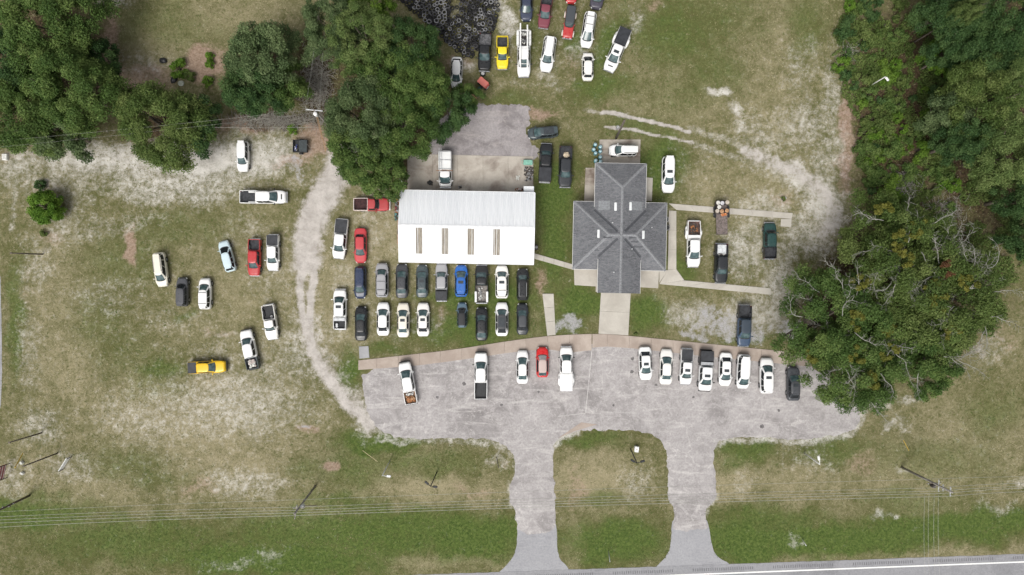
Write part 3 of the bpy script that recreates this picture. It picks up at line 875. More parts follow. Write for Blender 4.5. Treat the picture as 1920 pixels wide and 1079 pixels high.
def strip_along(name, a, b, w, mat, up=0.02, thick=0.05):
    """folded cap strip along a ridge, hip or valley"""
    a, b = Vector(a), Vector(b)
    d = (b - a).normalized()
    sd_ = d.cross(Vector((0, 0, 1))).normalized()
    L = (b - a).length
    drop = 0.5 * w / 2 * 0.72 if abs(d.z) > .05 else 0.5 * w / 2
    sg = -1 if up > 0.015 else 1
    mb = MB()
    pts = []
    for p in (a, b):
        pts += [p + sd_ * w / 2 + Vector((0, 0, up + sg * drop)), p + Vector((0, 0, up)), p - sd_ * w / 2 + Vector((0, 0, up + sg * drop))]
    mb.add(pts + [q - Vector((0, 0, .015)) for q in pts], [(0, 3, 4, 1), (1, 4, 5, 2), (6, 7, 10, 9), (7, 8, 11, 10), (0, 6, 9, 3), (2, 5, 11, 8), (0, 1, 7, 6), (1, 2, 8, 7), (3, 9, 10, 4), (4, 10, 11, 5)])
    return mb.build(name, mat, hroof)
CW = 0.36
strip_along('ridge_cap', (-ar + xo, 0, zr), (-.16, 0, zr), CW, M_cap, .03); strip_along('ridge_cap', (.16, 0, zr), (ar + xo, 0, zr), CW, M_cap, .03)
strip_along('ridge_cap', (0, YS, zr), (0, YN - WN, zr), CW, M_cap, .036)
for s_ in (-1, 1):
    strip_along('hip_cap', (s_ * A + xo, B, Z0), (s_ * ar + xo, 0, zr), CW, M_cap, .032)
    strip_along('hip_cap', (s_ * A + xo, -B, Z0), (s_ * ar + xo, 0, zr), CW, M_cap, .032)
    strip_along('hip_cap', (s_ * WN, YN, en), (0, YN - WN, zr), CW, M_cap, .032)
    strip_along('valley', (s_ * WN, WN, en), (s_ * .5, .5, zr - .25), .34, M_valley, .012)
    strip_along('valley', (s_ * WS, -WS, es), (s_ * .5, -.5, zr - .25), .34, M_valley, .012)
# roof vents
M_vent = simple('white_vent', (0.78, 0.80, 0.80), 0.4, var=.05)
def on_roof(x, y):
    z1 = zr - PT * max(abs(y), max(0, abs(x - xo) - ar))
    z2 = zr - PT * abs(x) if (y > 0 and abs(x) < WN) else -9
    z3 = zr - PT * abs(x) if (y < 0 and abs(x) < WS) else -9
    return max(z1, z2, z3)
for px, py, sgn in ((1154, 388, -1), (1182.5, 387, 1), (1122.5, 438.5, -1), (1206.5, 440.5, 1)):
    p = W(px, py, 4.9); x, y = p.x - hc.x, p.y - hc.y
    c_, s_ = math.cos(-TILT), math.sin(-TILT); x, y = x * c_ - y * s_, x * s_ + y * c_
    z = on_roof(x, y)
    MB().bbox((x, y, z + .09), (.34, 1.15, .2), .05, ry=sgn * math.atan(PT)).build('roof_vent', M_vent, hroof)
M_patch = simple('repaired_shingle', (0.225, 0.235, 0.245), 0.9, var=.2, scale=5)
for sx in (-1, 1):     # paler re-laid courses beside the upper vents
    for k in range(3):
        x0_, x1_ = sx * (1.15 if sx > 0 else 1.6), sx * 3.1
        xm = (x0_ + x1_) / 2; yy = 3.75 + k * .42
        MB().box((xm, yy, zr - PT * abs(xm) + .012), (abs(x1_ - x0_) / math.cos(math.atan(PT)) * 1.0, .40, .022), ry=sx * math.atan(PT)).build('relaid_course', M_patch, hroof)
for x_, y_ in ((-1.2, 1.7), (1.6, -1.9), (-.9, -5.2), (4.4, 1.2)):
    MB().lathe([(.11, -.1), (.06, .02), (.05, .05), (.05, .32), (.001, .33)], 10, (x_, y_, on_roof(x_, y_))).build('vent_pipe', M_trim, hroof)
# slipped shingles, dark bars
for px, py, L in ((1139, 446.5, 1.2), (1186, 446, 1.1), (1190, 453, .9), (1197, 462.5, 1.3)):
    p = W(px, py, 5.1); x, y = p.x - hc.x, p.y - hc.y
    z = on_roof(x, y)
    MB().box((x, y, z + .02), (L, .16, .035), rx=math.atan(PT)).build('slipped_shingle', M_valley, hroof)
# fascia boards
def fascia(a, b):
    a, b = Vector(a), Vector(b)
    d = b - a
    c = (a + b) / 2
    return MB().box((c.x, c.y, c.z - .13), (d.length, .04, .2), math.atan2(d.y, d.x))
e = .03
for a, b in (((-A + xo - e, -B, Z0), (-A + xo - e, B, Z0)), ((A + xo + e, -B, Z0), (A + xo + e, B, Z0)), ((-A + xo, B + e, Z0), (-WN, B + e, Z0)), ((WN, B + e, Z0), (A + xo, B + e, Z0)),
             ((-A + xo, -B - e, Z0), (-WS, -B - e, Z0)), ((WS, -B - e, Z0), (A + xo, -B - e, Z0)), ((-WN - e, WN + .4, en), (-WN - e, YN, en)), ((WN + e, WN + .4, en), (WN + e, YN, en)),
             ((-WN, YN + e, en), (WN, YN + e, en)), ((-WS - e, YS, es), (-WS - e, -WS - .4, es)), ((WS + e, YS, es), (WS + e, -WS - .4, es))):
    fascia(a, b).build('fascia', M_white, house)
# walls
def wallbox(x0, x1, y0, y1, h): 
    return MB().box(((x0 + x1) / 2, (y0 + y1) / 2, h / 2), (x1 - x0, y1 - y0, h)).build('wall', M_brick, house)
wallbox(-A + xo + .5, A + xo - .5, -B + .5, B - .5, Z0 - .05)
wallbox(-WN + .45, WN - .45, B - .5, YN - .5, en - .1)
mb = MB().add([(-WS + .5, YS + .3, es - .2), (WS - .5, YS + .3, es - .2), (0, YS + .3, zr - .35), (-WS + .5, YS + .45, es - .2), (WS - .5, YS + .45, es - .2), (0, YS + .45, zr - .35)], [(0, 1, 2), (3, 5, 4), (0, 3, 4, 1), (1, 4, 5, 2), (2, 5, 3, 0)])
mb.build('porch_gable', M_white, house)
MB().box((0, YS + .42, es - .3), (2 * WS - .7, .2, .2)).build('porch_beam', M_white, house)
for sx in (-2.4, 2.4):
    for yy in (YS + .45, YS + 1.9): MB().bbox((sx, yy, es / 2 - .15), (.2, .2, es - .32), .02).build('porch_post', M_white, house)
MB().box((0, -6.2, .06), (2 * WS - .4, 3.6, .1)).build('porch_floor', M_conc, house)
d_ = MB().box((0, -B + .47, 1.05), (1.0, .06, 2.1)).build('door', simple('door_paint', (.12, .05, .04), .5), house)
MB().bbox((.38, -B + .42, 1.0), (.06, .07, .12), .01).build('handle', M_trim, d_)
for (x, y, r) in ((-4.4, -B + .47, 0), (4.4, -B + .47, 0), (-A + xo + .47, 0, 90), (A + xo - .47, -2, 90), (A + xo - .47, 2, 90), (-WN + .42, 7.4, 90), (WN - .42, 7.4, 90)):
    w_ = MB().box((x, y, 1.6), (1.3, .08, 1.3), R_(r)).build('window', M_white, house)
    MB().box((x, y, 1.6), (1.16, .1, 1.16), R_(r)).build('pane', M_glass, w_)
# ------------------------------------------------------------------ vehicles
M_tyre = simple('tyre_rubber', (0.022, 0.022, 0.023), 0.85, var=.3)
M_rim = simple('wheel_alloy', (0.42, 0.43, 0.44), 0.35, 0.6)
M_blackp = simple('black_plastic', (0.022, 0.023, 0.025), 0.55, var=.25)
M_cover = simple('vinyl_bed_cover', (0.030, 0.032, 0.037), 0.5, var=.3, scale=2)
M_liner = simple('bed_liner', (0.040, 0.042, 0.047), 0.75, var=.4, scale=3)
M_steel = simple('tread_plate', (0.46, 0.47, 0.48), 0.35, 0.5)
M_chrome = simple('chrome', (0.55, 0.56, 0.57), 0.25, 0.8)
M_lamp = simple('headlamp_lens', (0.62, 0.63, 0.62), 0.15, 0, .6, var=.06)
M_tail = simple('tail_lamp_lens', (0.30, 0.015, 0.012), 0.25)
def cargl():
    t = NT('car_glass')
    f = t.noise(t.coord(), 1.6, 3, 0.5)
    return t.out(t.mix(t.step(f, .35, .65), (0.036, 0.068, 0.072), (0.088, 0.132, 0.136)), 0.06, 0, 0.55)
M_cglass = cargl()
M_dglass = simple('tinted_car_glass', (0.014, 0.017, 0.020), 0.07, 0, 0.5, var=.4)
M_sun = simple('sunroof_glass', (0.045, 0.052, 0.058), 0.08, 0, 0.5)

_wc = {}
def wheel_meshes(r, w=0.23):
    k = (round(r, 3), w)
    if k not in _wc:
        m = Matrix.Rotation(R_(90), 3, 'X')
        t_ = MB().lathe([(r * .62, -w / 2), (r * .93, -w / 2), (r, -w * .32), (r, w * .32), (r * .93, w / 2), (r * .62, w / 2)], 20, m=m, close=True).mesh('tyre', True)
        rm = MB().lathe([(0.001, -w * .38), (r * .2, -w * .40), (r * .3, -w * .25), (r * .56, -w * .30), (r * .64, -w * .44), (r * .64, w * .44), (r * .56, w * .30), (r * .3, w * .25), (r * .2, w * .40), (0.001, w * .38)], 14, m=m).mesh('rim', True)
        _wc[k] = (t_, rm)
    return _wc[k]

def add_wheel(root, x, y, r, w=0.23, rim=None):
    t_, rm = wheel_meshes(r, w)
    e_ = link('wheel', t_, root, M_tyre); e_.location = (x, y, r)
    link('rim', rm, e_, rim or M_rim)
    return e_

def pw_lin(P, x):
    if x <= P[0][0]: return P[0][1]
    for (x0, y0), (x1, y1) in zip(P[:-1], P[1:]):
        if x <= x1:
            return y0 + (y1 - y0) * (x - x0) / max(1e-9, x1 - x0)
    return P[-1][1]

def loft_body(L, Wd, top, axles, wr, d_end, zlow, front_r=.30, rear_r=.22, nose=.7, boxy=False):
    """closed body shell from the nose (d=0) to d_end metres behind it; wheel arches cut in"""
    ds = set([0, .035, .09, .17, .28, .42, .6])
    k = .6
    while k < d_end - .3: ds.add(round(k, 3)); k += .3
    for a in axles:
        if a < d_end:
            for q in (-1.16, -1.1, -.95, -.75, -.5, -.2, .2, .5, .75, .95, 1.1, 1.16): ds.add(a + q * wr)
    if d_end >= L - .01:
        for q in (0, .03, .08, .16, .28, .42): ds.add(L - q)
    else: ds.add(d_end)
    ds = sorted(d for d in ds if 0 <= d <= d_end + 1e-6)
    hw = Wd / 2
    secs = []
    for d in ds:
        w = hw
        fr = 1.05 if not boxy else .5
        if d < fr: w *= 1 - front_r * (1 - d / fr) ** 2.4
        if d_end >= L - .01 and d > L - .75: w *= 1 - rear_r * (1 - (L - d) / .75) ** 2.6
        zt = pw_lin(top, d)
        zb = zlow
        for a in axles:
            q = abs(d - a)
            if q < wr * 1.13: zb = max(zb, wr + math.sqrt(max(0, (wr * 1.13) ** 2 - q * q)))
        zb = min(zb, zt - .16)
        if d < .1: zb = zlow + .12 * (1 - d / .1)
        zs = zt - (.12 if not boxy else .07)
        half = [(.70 * w, zlow + .04), (.975 * w, zb), (w, zb + .45 * (zs - zb)), (.985 * w, zs), (.93 * w, zt - .02), (.62 * w, zt + .012), (.0, zt + .03)]
        secs.append([(L / 2 - d, -y, z) for y, z in half] + [(L / 2 - d, y, z) for y, z in half[-2::-1]])
    n = len(secs[0])
    vs_ = [p for s_ in secs for p in s_]
    fs = []
    for i in range(len(secs) - 1):
        for j in range(n):
            j2 = (j + 1) % n
            fs.append((i * n + j, i * n + j2, (i + 1) * n + j2, (i + 1) * n + j))
    fs.append(tuple(range(n - 1, -1, -1)))
    fs.append(tuple((len(secs) - 1) * n + k for k in range(n)))
    return MB().add(vs_, fs)

class Cab:
    """greenhouse between belt line and roof, as a stack of superellipses"""
    def __init__(s, xf0, xf1, xr1, xr0, w0, w1, z0, z1, e=5.0, crown=.05):
        s.__dict__.update(locals())
    def par(s, v):
        k = v
        xf = s.xf0 + (s.xf1 - s.xf0) * k; xr = s.xr0 + (s.xr1 - s.xr0) * k
        bul = math.sin(v * math.pi) * .035
        return (xf + xr) / 2, (xf - xr) / 2 + bul * .4, s.w0 + (s.w1 - s.w0) * k + bul, s.z0 + (s.z1 - s.z0) * k
    def ring(s, v, n=44):
        xc, a, w, z = s.par(v)
        out = []
        for i in range(n):
            t = 2 * math.pi * i / n
            c, q = math.cos(t), math.sin(t)
            y = w * math.copysign(abs(q) ** (2 / s.e), q)
            x = xc + a * math.copysign(abs(c) ** (2 / s.e), c)
            if c > 0: x += .13 * (1 - (y / w) ** 2) * (abs(c) ** (2 / s.e))
            out.append((x, y, z))
        return out
    def shell(s):
        n = 44
        lv = [s.ring(v, n) for v in (0, .25, .5, .75, .97)]
        vs_ = [p for r in lv for p in r]
        fs = []
        for i in range(len(lv) - 1):
            for j in range(n):
                j2 = (j + 1) % n
                fs.append((i * n + j, i * n + j2, (i + 1) * n + j2, (i + 1) * n + j))
        return MB().add(vs_, fs)
    def roof(s):
        n = 44
        xc, a, w, z = s.par(.97)
        rings = [s.ring(.955, n)]
        rings[0] = [(x + (x - xc) * .004, y * 1.004, zz) for x, y, zz in rings[0]]
        for k, dz in ((.985, .022), (.93, .045), (.8, .06), (.55, .072), (.25, .078)):
            rings.append([(xc + (x - xc) * (1 - (1 - k) * (w / a if a > w else 1)), y * k, z + dz * s.crown / .05) for x, y, _ in s.ring(.97, n)])
        vs_ = [p for r in rings for p in r]
        fs = []
        for i in range(len(rings) - 1):
            for j in range(n):
                j2 = (j + 1) % n
                fs.append((i * n + j, i * n + j2, (i + 1) * n + j2, (i + 1) * n + j))
        fs.append(tuple((len(rings) - 1) * n + k for k in range(n)))
        return MB().add(vs_, fs)
    def end_glass(s, front, um=.93, v0=.02, v1=.98, off=.012):
        sg = 1 if front else -1
        def fn(u, v):
            vv = v0 + (v1 - v0) * v
            xc, a, w, z = s.par(vv)
            y = (2 * u - 1) * um * w
            kx = (1 - abs(y / w) ** s.e) ** (1 / s.e)
            x = xc + sg * a * kx + (.13 * (1 - (y / w) ** 2) * kx if front else 0)
            return (x + sg * off, y, z + off * .6)
        return MB().grid(fn, 8, 4, flip=not front)
    def side_glass(s, sy, t0, t1, v0=.06, v1=.92, off=.010):
        def fn(u, v):
            vv = v0 + (v1 - v0) * v
            xc, a, w, z = s.par(vv)
            t = t0 + (t1 - t0) * u
            y = w * (1 - abs(t) ** s.e) ** (1 / s.e)
            return (xc + a * t, sy * (y + off), z + off * .4)
        return MB().grid(fn, 5, 4, flip=sy > 0)

KINDS = {   # hood, windscreen, roof and rear stations as fractions of the length; heights in metres
 'sedan':  dict(st=(.245, .41, .745, .875), z=(.62, .80, .96, 1.00, .93), roof=1.45, wr=.325, ax=(.175, .79), low=.26, wt=.70, sw=((-.80, -.06), (.0, .80))),
 'coupe':  dict(st=(.27, .43, .72, .90), z=(.60, .78, .94, .97, .92), roof=1.36, wr=.325, ax=(.175, .79), low=.24, wt=.68, sw=((-.7, .8),)),
 'hatch':  dict(st=(.21, .38, .90, .97), z=(.64, .84, 1.0, 1.02, .95), roof=1.52, wr=.32, ax=(.17, .80), low=.27, wt=.72, sw=((-.9, -.42), (-.36, .10), (.16, .84))),
 'suv':    dict(st=(.225, .365, .905, .965), z=(.75, .98, 1.10, 1.13, 1.06), roof=1.74, wr=.37, ax=(.175, .78), low=.33, wt=.75, sw=((-.93, -.50), (-.45, .08), (.13, .85))),
 'van':    dict(st=(.165, .34, .92, .975), z=(.70, .92, 1.08, 1.10, 1.05), roof=1.80, wr=.34, ax=(.17, .78), low=.28, wt=.76, sw=((-.94, -.42), (-.37, .20), (.26, .86))),
 'jeep':   dict(st=(.36, .42, .965, .985), z=(.92, 1.02, 1.08, 1.1, 1.1), roof=1.78, wr=.40, ax=(.17, .76), low=.42, wt=.84, sw=((-.96, -.3), (-.24, .92))),
 'crew':   dict(st=(.20, .325, .615, .635), z=(.88, 1.08, 1.20, 1.22, 1.25), roof=1.88, wr=.40, ax=(.155, .745), low=.40, wt=.76, sw=((-.92, -.10), (-.02, .84))),
 'ext':    dict(st=(.225, .355, .565, .585), z=(.84, 1.04, 1.14, 1.16, 1.20), roof=1.78, wr=.385, ax=(.165, .755), low=.38, wt=.76, sw=((-.90, -.45), (-.35, .84))),
 'reg':    dict(st=(.265, .375, .515, .54), z=(.82, 1.0, 1.10, 1.12, 1.16), roof=1.72, wr=.37, ax=(.17, .765), low=.36, wt=.76, sw=((-.80, .82),)),
}
WHITE = (0.80, 0.80, 0.79); CREAM = (0.76, 0.72, 0.62); WARMW = (0.80, 0.785, 0.745); SILVER = (0.33, 0.33, 0.345)
CHAR = (0.050, 0.052, 0.058); BLACK = (0.016, 0.017, 0.019); NAVY = (0.022, 0.034, 0.075); REDC = (0.45, 0.028, 0.032); MAROON = (0.19, 0.045, 0.065)
YEL = (0.80, 0.50, 0.012); LEMON = (0.85, 0.66, 0.02); BLUE = (0.015, 0.115, 0.42); GREEN = (0.018, 0.055, 0.050); SLATE = (0.055, 0.073, 0.080); ICE = (0.56, 0.68, 0.72); STEELB = (0.10, 0.155, 0.20)

VEH = {}
def vehicle(name, label, kind, px, py, head, Lp, Wp, col, group='vehicles parked on the lot', **o):
    K = dict(KINDS[kind]); K.update(o.get('k', {}))
    L, Wd = Lp * S * .985, Wp * S * .965
    z0 = o.get('z', 0.0)
    p = W(px, py, 0.75)
    root = empty(name, (p.x, p.y, z0), R_(head), label, {'crew': 'pickup truck', 'ext': 'pickup truck', 'reg': 'pickup truck', 'van': 'van', 'suv': 'suv', 'jeep': 'suv'}.get(kind, 'car'), group)
    VEH[label] = root
    pt = paint(col, o.get('dull', False))
    rpt = paint(o['roof'], True) if 'roof' in o else pt
    hpt = paint(o['hood'], o.get('dull', False)) if 'hood' in o else pt
    s0, s1, r1, r0 = K['st']
    truck = kind in ('crew', 'ext', 'reg')
    zn_, zh0, zh1, zb, zd = K['z']
    low, wr = K['low'], K['wr']
    lift = o.get('lift', 0.0); low += lift; wr += lift * .4
    zn_, zh0, zh1, zb, zd, zroof = [q + lift for q in (zn_, zh0, zh1, zb, zd, K['roof'])]
    axles = [a * L for a in K['ax']]
    cabend = r0 * L
    if truck:
        top = [(0, zn_ - .10), (.04, zn_ + .03), (.16, zh0), (s0 * L, zh1), (s0 * L + .15, zb), (L, zb)]
        d_end = cabend + .03
    else:
        top = [(0, zn_ - .10), (.05, zn_), (.22, zh0), (s0 * L, zh1), (s0 * L + .2, zb), (r0 * L - .05, zb), (min(r0 * L + .1, L - .12), zd + .02), (L - .05, zd - .03), (L, zd - .16)]
        d_end = L
    boxy = kind in ('jeep',)
    hw = Wd / 2
    body_w = Wd * (.80 if kind == 'jeep' else 1)
    loft_body(L, body_w, top, axles, wr, d_end, low, front_r=(.10 if boxy else .40 if not truck else .26), rear_r=.1 if boxy else (.27 if kind in ('suv', 'van') else .35), boxy=boxy).build('body', hpt if kind == 'jeep' else pt, root, True)
    X = lambda f: L / 2 - f * L
    cab = Cab(X(s0), X(s1), X(r1), X(r0), body_w / 2 * .94, body_w / 2 * (K['wt'] - .055) * (1.12 if kind == 'jeep' else 1), zb - .04, zroof - .05, e=(9 if kind == 'jeep' else 6.5 if truck else 5.5))
    cab.shell().build('cabin', rpt if kind == 'jeep' else pt, root, True)
    cab.roof().build('roof', rpt, root, True)
    def cowl(u, v_):
        xc_, aa, ww, zz = cab.par(0.0)
        y = (2 * u - 1) * .86 * ww
        kx = (1 - abs(y / ww) ** cab.e) ** (1 / cab.e)
        x = xc_ + aa * kx + .13 * (1 - (y / ww) ** 2) * kx - .03 + .13 * v_
        q = abs(y) / (body_w / 2)
        ct = .03 - .029 * min(q, .62) / .62 * .62 - max(0, q - .62) * .1
        return (x, y, pw_lin(top, L / 2 - x) + ct + .014)
    MB().grid(cowl, 8, 1, flip=True).build('cowl', M_blackp, root)
    cab.end_glass(True).build('windscreen', o.get('wsm', M_cglass), root, True)
    cab.end_glass(False, um=.90 if not truck else .76, v0=.15 if truck else .05).build('rear_window', o.get('rgm', M_dglass if kind in ('suv', 'hatch', 'van') else M_cglass), root, True)
    for a, b in K['sw']:
        for sy in (-1, 1): cab.side_glass(sy, a, b).build('side_window', M_dglass, root, True)
    wy = hw - .13
    for ax in axles:
        for sy in (-1, 1):
            if kind == 'jeep':
                add_wheel(root, L / 2 - ax, sy * (hw - .14), wr, .27)
            else: add_wheel(root, L / 2 - ax, sy * wy, wr)
    if kind == 'jeep':
        fp = paint(o.get('fender', BLACK), True)
        for k_, ax in enumerate(axles):
            for sy in (-1, 1):
                mb = MB()
                def fn(u, v, ax=ax, sy=sy):
                    th = math.pi * (.08 + .84 * u)
                    return (L / 2 - ax + math.cos(th) * wr * 1.22, sy * (body_w / 2 - .03 + v * (hw - body_w / 2 + .03)), wr + math.sin(th) * wr * 1.22 + .04 - .03 * v)
                mb.grid(fn, 8, 3, flip=sy < 0); mb.build('fender', fp, root, True)
    # lamps, mirrors, bumpers
    for sy in (-1, 1):
        MB().bbox((L / 2 - (.20 if not boxy else .03), sy * body_w / 2 * (.60 if not boxy else .5), zn_ - (.0 if not boxy else .1)), (.26 if not boxy else .08, .32, .15), .05, rz=-sy * R_(36 if not truck else 22), ry=R_(10)).build('headlight', M_lamp, root)
        MB().bbox((-L / 2 + (.10 if truck else .16), sy * body_w / 2 * (.86 if truck else .66), zd - .24), (.12, .2, .18), .03).build('taillight', M_tail, root)
        mk = .10 if not truck else .20
        MB().bbox((X(s0) - .22, sy * (body_w / 2 + mk * .55), zb + .07), (.13, mk + .10, .15), .04, rz=sy * R_(12)).build('mirror', paint(o.get('mirror', col)) if o.get('mirror', 1) else M_blackp, root, True)
    MB().bbox((L / 2 - .02, 0, zn_ - .28), (.10, body_w * .50, .22), .03).build('grille', M_blackp, root)
    if truck or boxy:
        fb = o.get('bumper', M_chrome)
        MB().bbox((L / 2 + .03, 0, low + .16), (.20, Wd * .86, .22), .05).build('front_bumper', fb, root)
    if o.get('guard'):
        mb = MB()
        for zz in (low + .25, low + .5, low + .75): mb.tube([(L / 2 + .0, -.75, zz), (L / 2 + .17, -.45, zz), (L / 2 + .2, 0, zz), (L / 2 + .17, .45, zz), (L / 2 + .0, .75, zz)], .035, 6)
        for yy in (-.45, 0, .45): mb.tube([(L / 2 + .18, yy, low), (L / 2 + .19, yy, low + .85)], .035, 6)
        mb.build('brush_guard', M_blackp, root)
    xc, a_, wt_, _ = cab.par(.97)
    if o.get('sunroof'):
        big = o['sunroof'] == 2
        sx = xc + a_ * (.45 if not big else .0)
        MB().bbox((sx, 0, zroof + .022), (.42 if not big else a_ * 1.35, wt_ * 1.15 if not big else wt_ * 1.5, .03), .02).build('sunroof', M_sun, root)
    if o.get('rails'):
        rm = M_steel if o['rails'] == 2 else M_blackp
        for sy in (-1, 1):
            MB().tube([(xc + a_ * .70, sy * wt_ * .86, zroof + .01), (xc + a_ * .62, sy * wt_ * .86, zroof + .07), (xc - a_ * .80, sy * wt_ * .86, zroof + .07), (xc - a_ * .88, sy * wt_ * .86, zroof + .01)], .028, 6).build('roof_rail', rm, root)
    if o.get('bars'):
        for q in o['bars']:
            MB().bbox((xc + a_ * q, 0, zroof + .075), (.06, wt_ * 1.8, .035), .01).build('roof_bar', M_blackp if o.get('rails') != 2 else M_steel, root)
    if o.get('scoop'):
        MB().bbox((X(s0 * .45), 0, zh0 + .06), (.18, .75, .07), .03).build('hood_scoop', M_blackp, root)
    if kind == 'suv' or kind == 'van' or kind == 'hatch':
        MB().bbox((X(r1) - .05, 0, zroof - .01), (.30, wt_ * 1.5, .04), .015).build('spoiler', pt, root)
    if not truck: return root
    # ---- load bed
    bx0, bx1 = X(r0) - .05, -L / 2 + .06
    zr_ = zd; zf = low + .38; wall = .075
    bpt = paint(o['bed']) if 'bed' in o else pt
    secs = []
    ds = sorted(set([L / 2 - bx0, L / 2 - bx1] + [axles[1] + q * wr for q in (-1.16, -1.1, -.95, -.75, -.5, -.2, .2, .5, .75, .95, 1.1, 1.16)]))
    ds = [d for d in ds if L / 2 - bx0 - 1e-6 <= d <= L / 2 - bx1 + 1e-6]
    mb = MB()
    for sy in (-1, 1):
        vs_, fs = [], []
        for d in ds:
            q = abs(d - axles[1]); zbm = low
            if q < wr * 1.13: zbm = max(zbm, wr + math.sqrt(max(0, (wr * 1.13) ** 2 - q * q)))
            w = hw
            if d > L - .35: w -= .05 * (1 - (L - d) / .35) ** 2
            pr = [(w * .985, zbm), (w, (zbm + zr_) / 2), (w * .985, zr_ - .05), (w * .965, zr_), (w - wall - .03, zr_), (w - wall - .03, zf)]
            vs_ += [(L / 2 - d, sy * y, z) for y, z in pr]
        for i in range(len(ds) - 1):
            for j in range(5):
                f = (i * 6 + j, i * 6 + j + 1, (i + 1) * 6 + j + 1, (i + 1) * 6 + j)
                fs.append(f if sy < 0 else f[::-1])
        e0 = (0, 1, 2, 3, 4, 5); e1 = tuple((len(ds) - 1) * 6 + k for k in range(6))
        fs += [e0[::-1] if sy < 0 else e0, e1 if sy < 0 else e1[::-1]]
        mb.add(vs_, fs)
    iw = hw - wall - .03
    mb.box((bx0 - .02, 0, (zf + zr_) / 2), (.06, 2 * iw, zr_ - zf))
    mb.build('bed', bpt, root, False)
    MB().bbox((bx1 + .02, 0, (low + .25 + zr_) / 2), (.08, 2 * iw + .02, zr_ - low - .25), .02).build('tailgate', bpt, root)
    MB().bbox((-L / 2 - .03, 0, low + .12), (.18, Wd * .88, .18), .04).build('rear_bumper', o.get('bumper', M_chrome), root)
    lm = o.get('liner', M_liner)
    mb = MB()
    bl = bx0 - .06 - (bx1 + .07)
    bxc = (bx0 - .06 + bx1 + .07) / 2
    mb.box((bxc, 0, zf - .02), (bl, 2 * iw - .01, .06))
    for k in range(7): mb.box((bxc, -iw + .15 + (2 * iw - .3) * k / 6, zf + .015), (bl - .05, .06, .02))
    mb.box((bxc, iw - .012, (zf + zr_) / 2 - .03), (bl, .018, zr_ - zf - .05)); mb.box((bxc, -iw + .012, (zf + zr_) / 2 - .03), (bl, .018, zr_ - zf - .05))
    mb.box((bx0 - .075, 0, (zf + zr_) / 2 - .03), (.018, 2 * iw - .04, zr_ - zf - .05))
    mb.build('bed_liner', lm, root)
    if not o.get('dual'):
        for sy in (-1, 1): MB().bbox((L / 2 - axles[1], sy * (iw - .12), zf + .13), (.95, .22, .26), .06).build('wheel_housing', o.get('housing', lm), root)
    if o.get('dual'):
        for sy in (-1, 1):
            vs_, fs = [], []
            N = 16
            for i in range(N + 1):
                q = -1 + 2 * i / N
                d = axles[1] + q * 1.0
                outy = hw - .02 + .27 * (1 - abs(q) ** 2.6) ** .55
                ad = abs(d - axles[1]); zbm = low + .1
                if ad < wr * 1.15: zbm = max(zbm, wr + math.sqrt((wr * 1.15) ** 2 - ad * ad))
                zt = min(zr_ - .05, zbm + .18) + .12 * (1 - q * q)
                zt = min(zt, zr_ - .03)
                pr = [(hw - .03, zbm), (outy, zbm), (outy, (zbm + zt) / 2), (outy - .05, zt - .02), (hw - .03, zt)]
                vs_ += [(L / 2 - d, sy * y, z) for y, z in pr]
            for i in range(N):
                for j in range(4):
                    f = (i * 5 + j, i * 5 + j + 1, i * 5 + j + 6, i * 5 + j + 5)
                    fs.append(f if sy < 0 else f[::-1])
            MB().add(vs_, fs).build('flared_fender', bpt, root, True)
            add_wheel(root, L / 2 - axles[1], sy * (hw + .10), wr)
    if 'cover' in o:
        c = o['cover']
        mt = M_cover if c == 'black' else (paint(c) if isinstance(c, tuple) else c)
        f0 = o.get('cover_from', 0.0)
        x0 = bx0 - .03 - f0 * bl; x1 = bx1
        MB().bbox(((x0 + x1) / 2, 0, zr_ + .025), (x0 - x1, 2 * iw + .06, .05), .03).build('bed_cover', mt, root)
    if o.get('toolbox'):
        MB().bbox((bx0 - .32, 0, zr_ + .03), (.46, Wd * .90, .22), .03).build('toolbox', o['toolbox'] if not isinstance(o['toolbox'], (int, bool)) else M_steel, root)
    if o.get('sideboxes'):
        for sy in (-1, 1): MB().bbox((bx1 + .85, sy * (hw - .12), zr_ - .05), (1.55, .30, .32), .03).build('side_box', paint(WHITE), root)
    if o.get('topper'):
        MB().bbox((bxc, 0, zr_ + .30), (bl + .1, 2 * iw + .12, .62), .08).build('topper', paint(o['topper'], True), root)
    root['bed'] = (bxc, bl, iw, zf, zr_)
    return root

LOT = 0.02
v = vehicle
# --- grass row in front of the workshop (front file)
v('pickup_truck', 'white crew cab pickup with silver toolbox at the left end of the car rows', 'crew', 638, 580.5, 90, 75, 25, WHITE, toolbox=1, sunroof=1, liner=M_blackp, k=dict(st=(.21, .345, .665, .685)))
v('parked_car', 'navy blue hatchback below the red sedan, first of the row by the workshop', 'hatch', 675.5, 530, 270, 61, 23, NAVY)
v('parked_suv', 'light grey suv with roof bars, second in the row by the workshop', 'suv', 716.5, 525.5, 90, 65, 24.5, SILVER, bars=(.35, -.55), k=dict(roof=1.7))
v('parked_car', 'charcoal sedan with pale side trim, third in the row by the workshop', 'sedan', 753.5, 527, 90, 65, 23.5, CHAR, rgm=M_cglass)
v('parked_car', 'dark slate green sedan with sunroof, fourth in the row by the workshop', 'sedan', 791.5, 527.5, 90, 62, 23, SLATE, sunroof=1)
v('pickup_truck', 'grey crew cab pickup with charcoal bed cover parked below the workshop wall', 'crew', 828, 530, 90, 70, 23, SILVER, bed=CHAR, cover='black', cover_from=.12, k=dict(st=(.25, .37, .665, .685), roof=1.75))
v('parked_suv', 'bright blue suv with sunroof in the row by the workshop', 'suv', 865, 527, 90, 60, 24.5, BLUE, sunroof=1, k=dict(st=(.235, .42, .88, .96)))
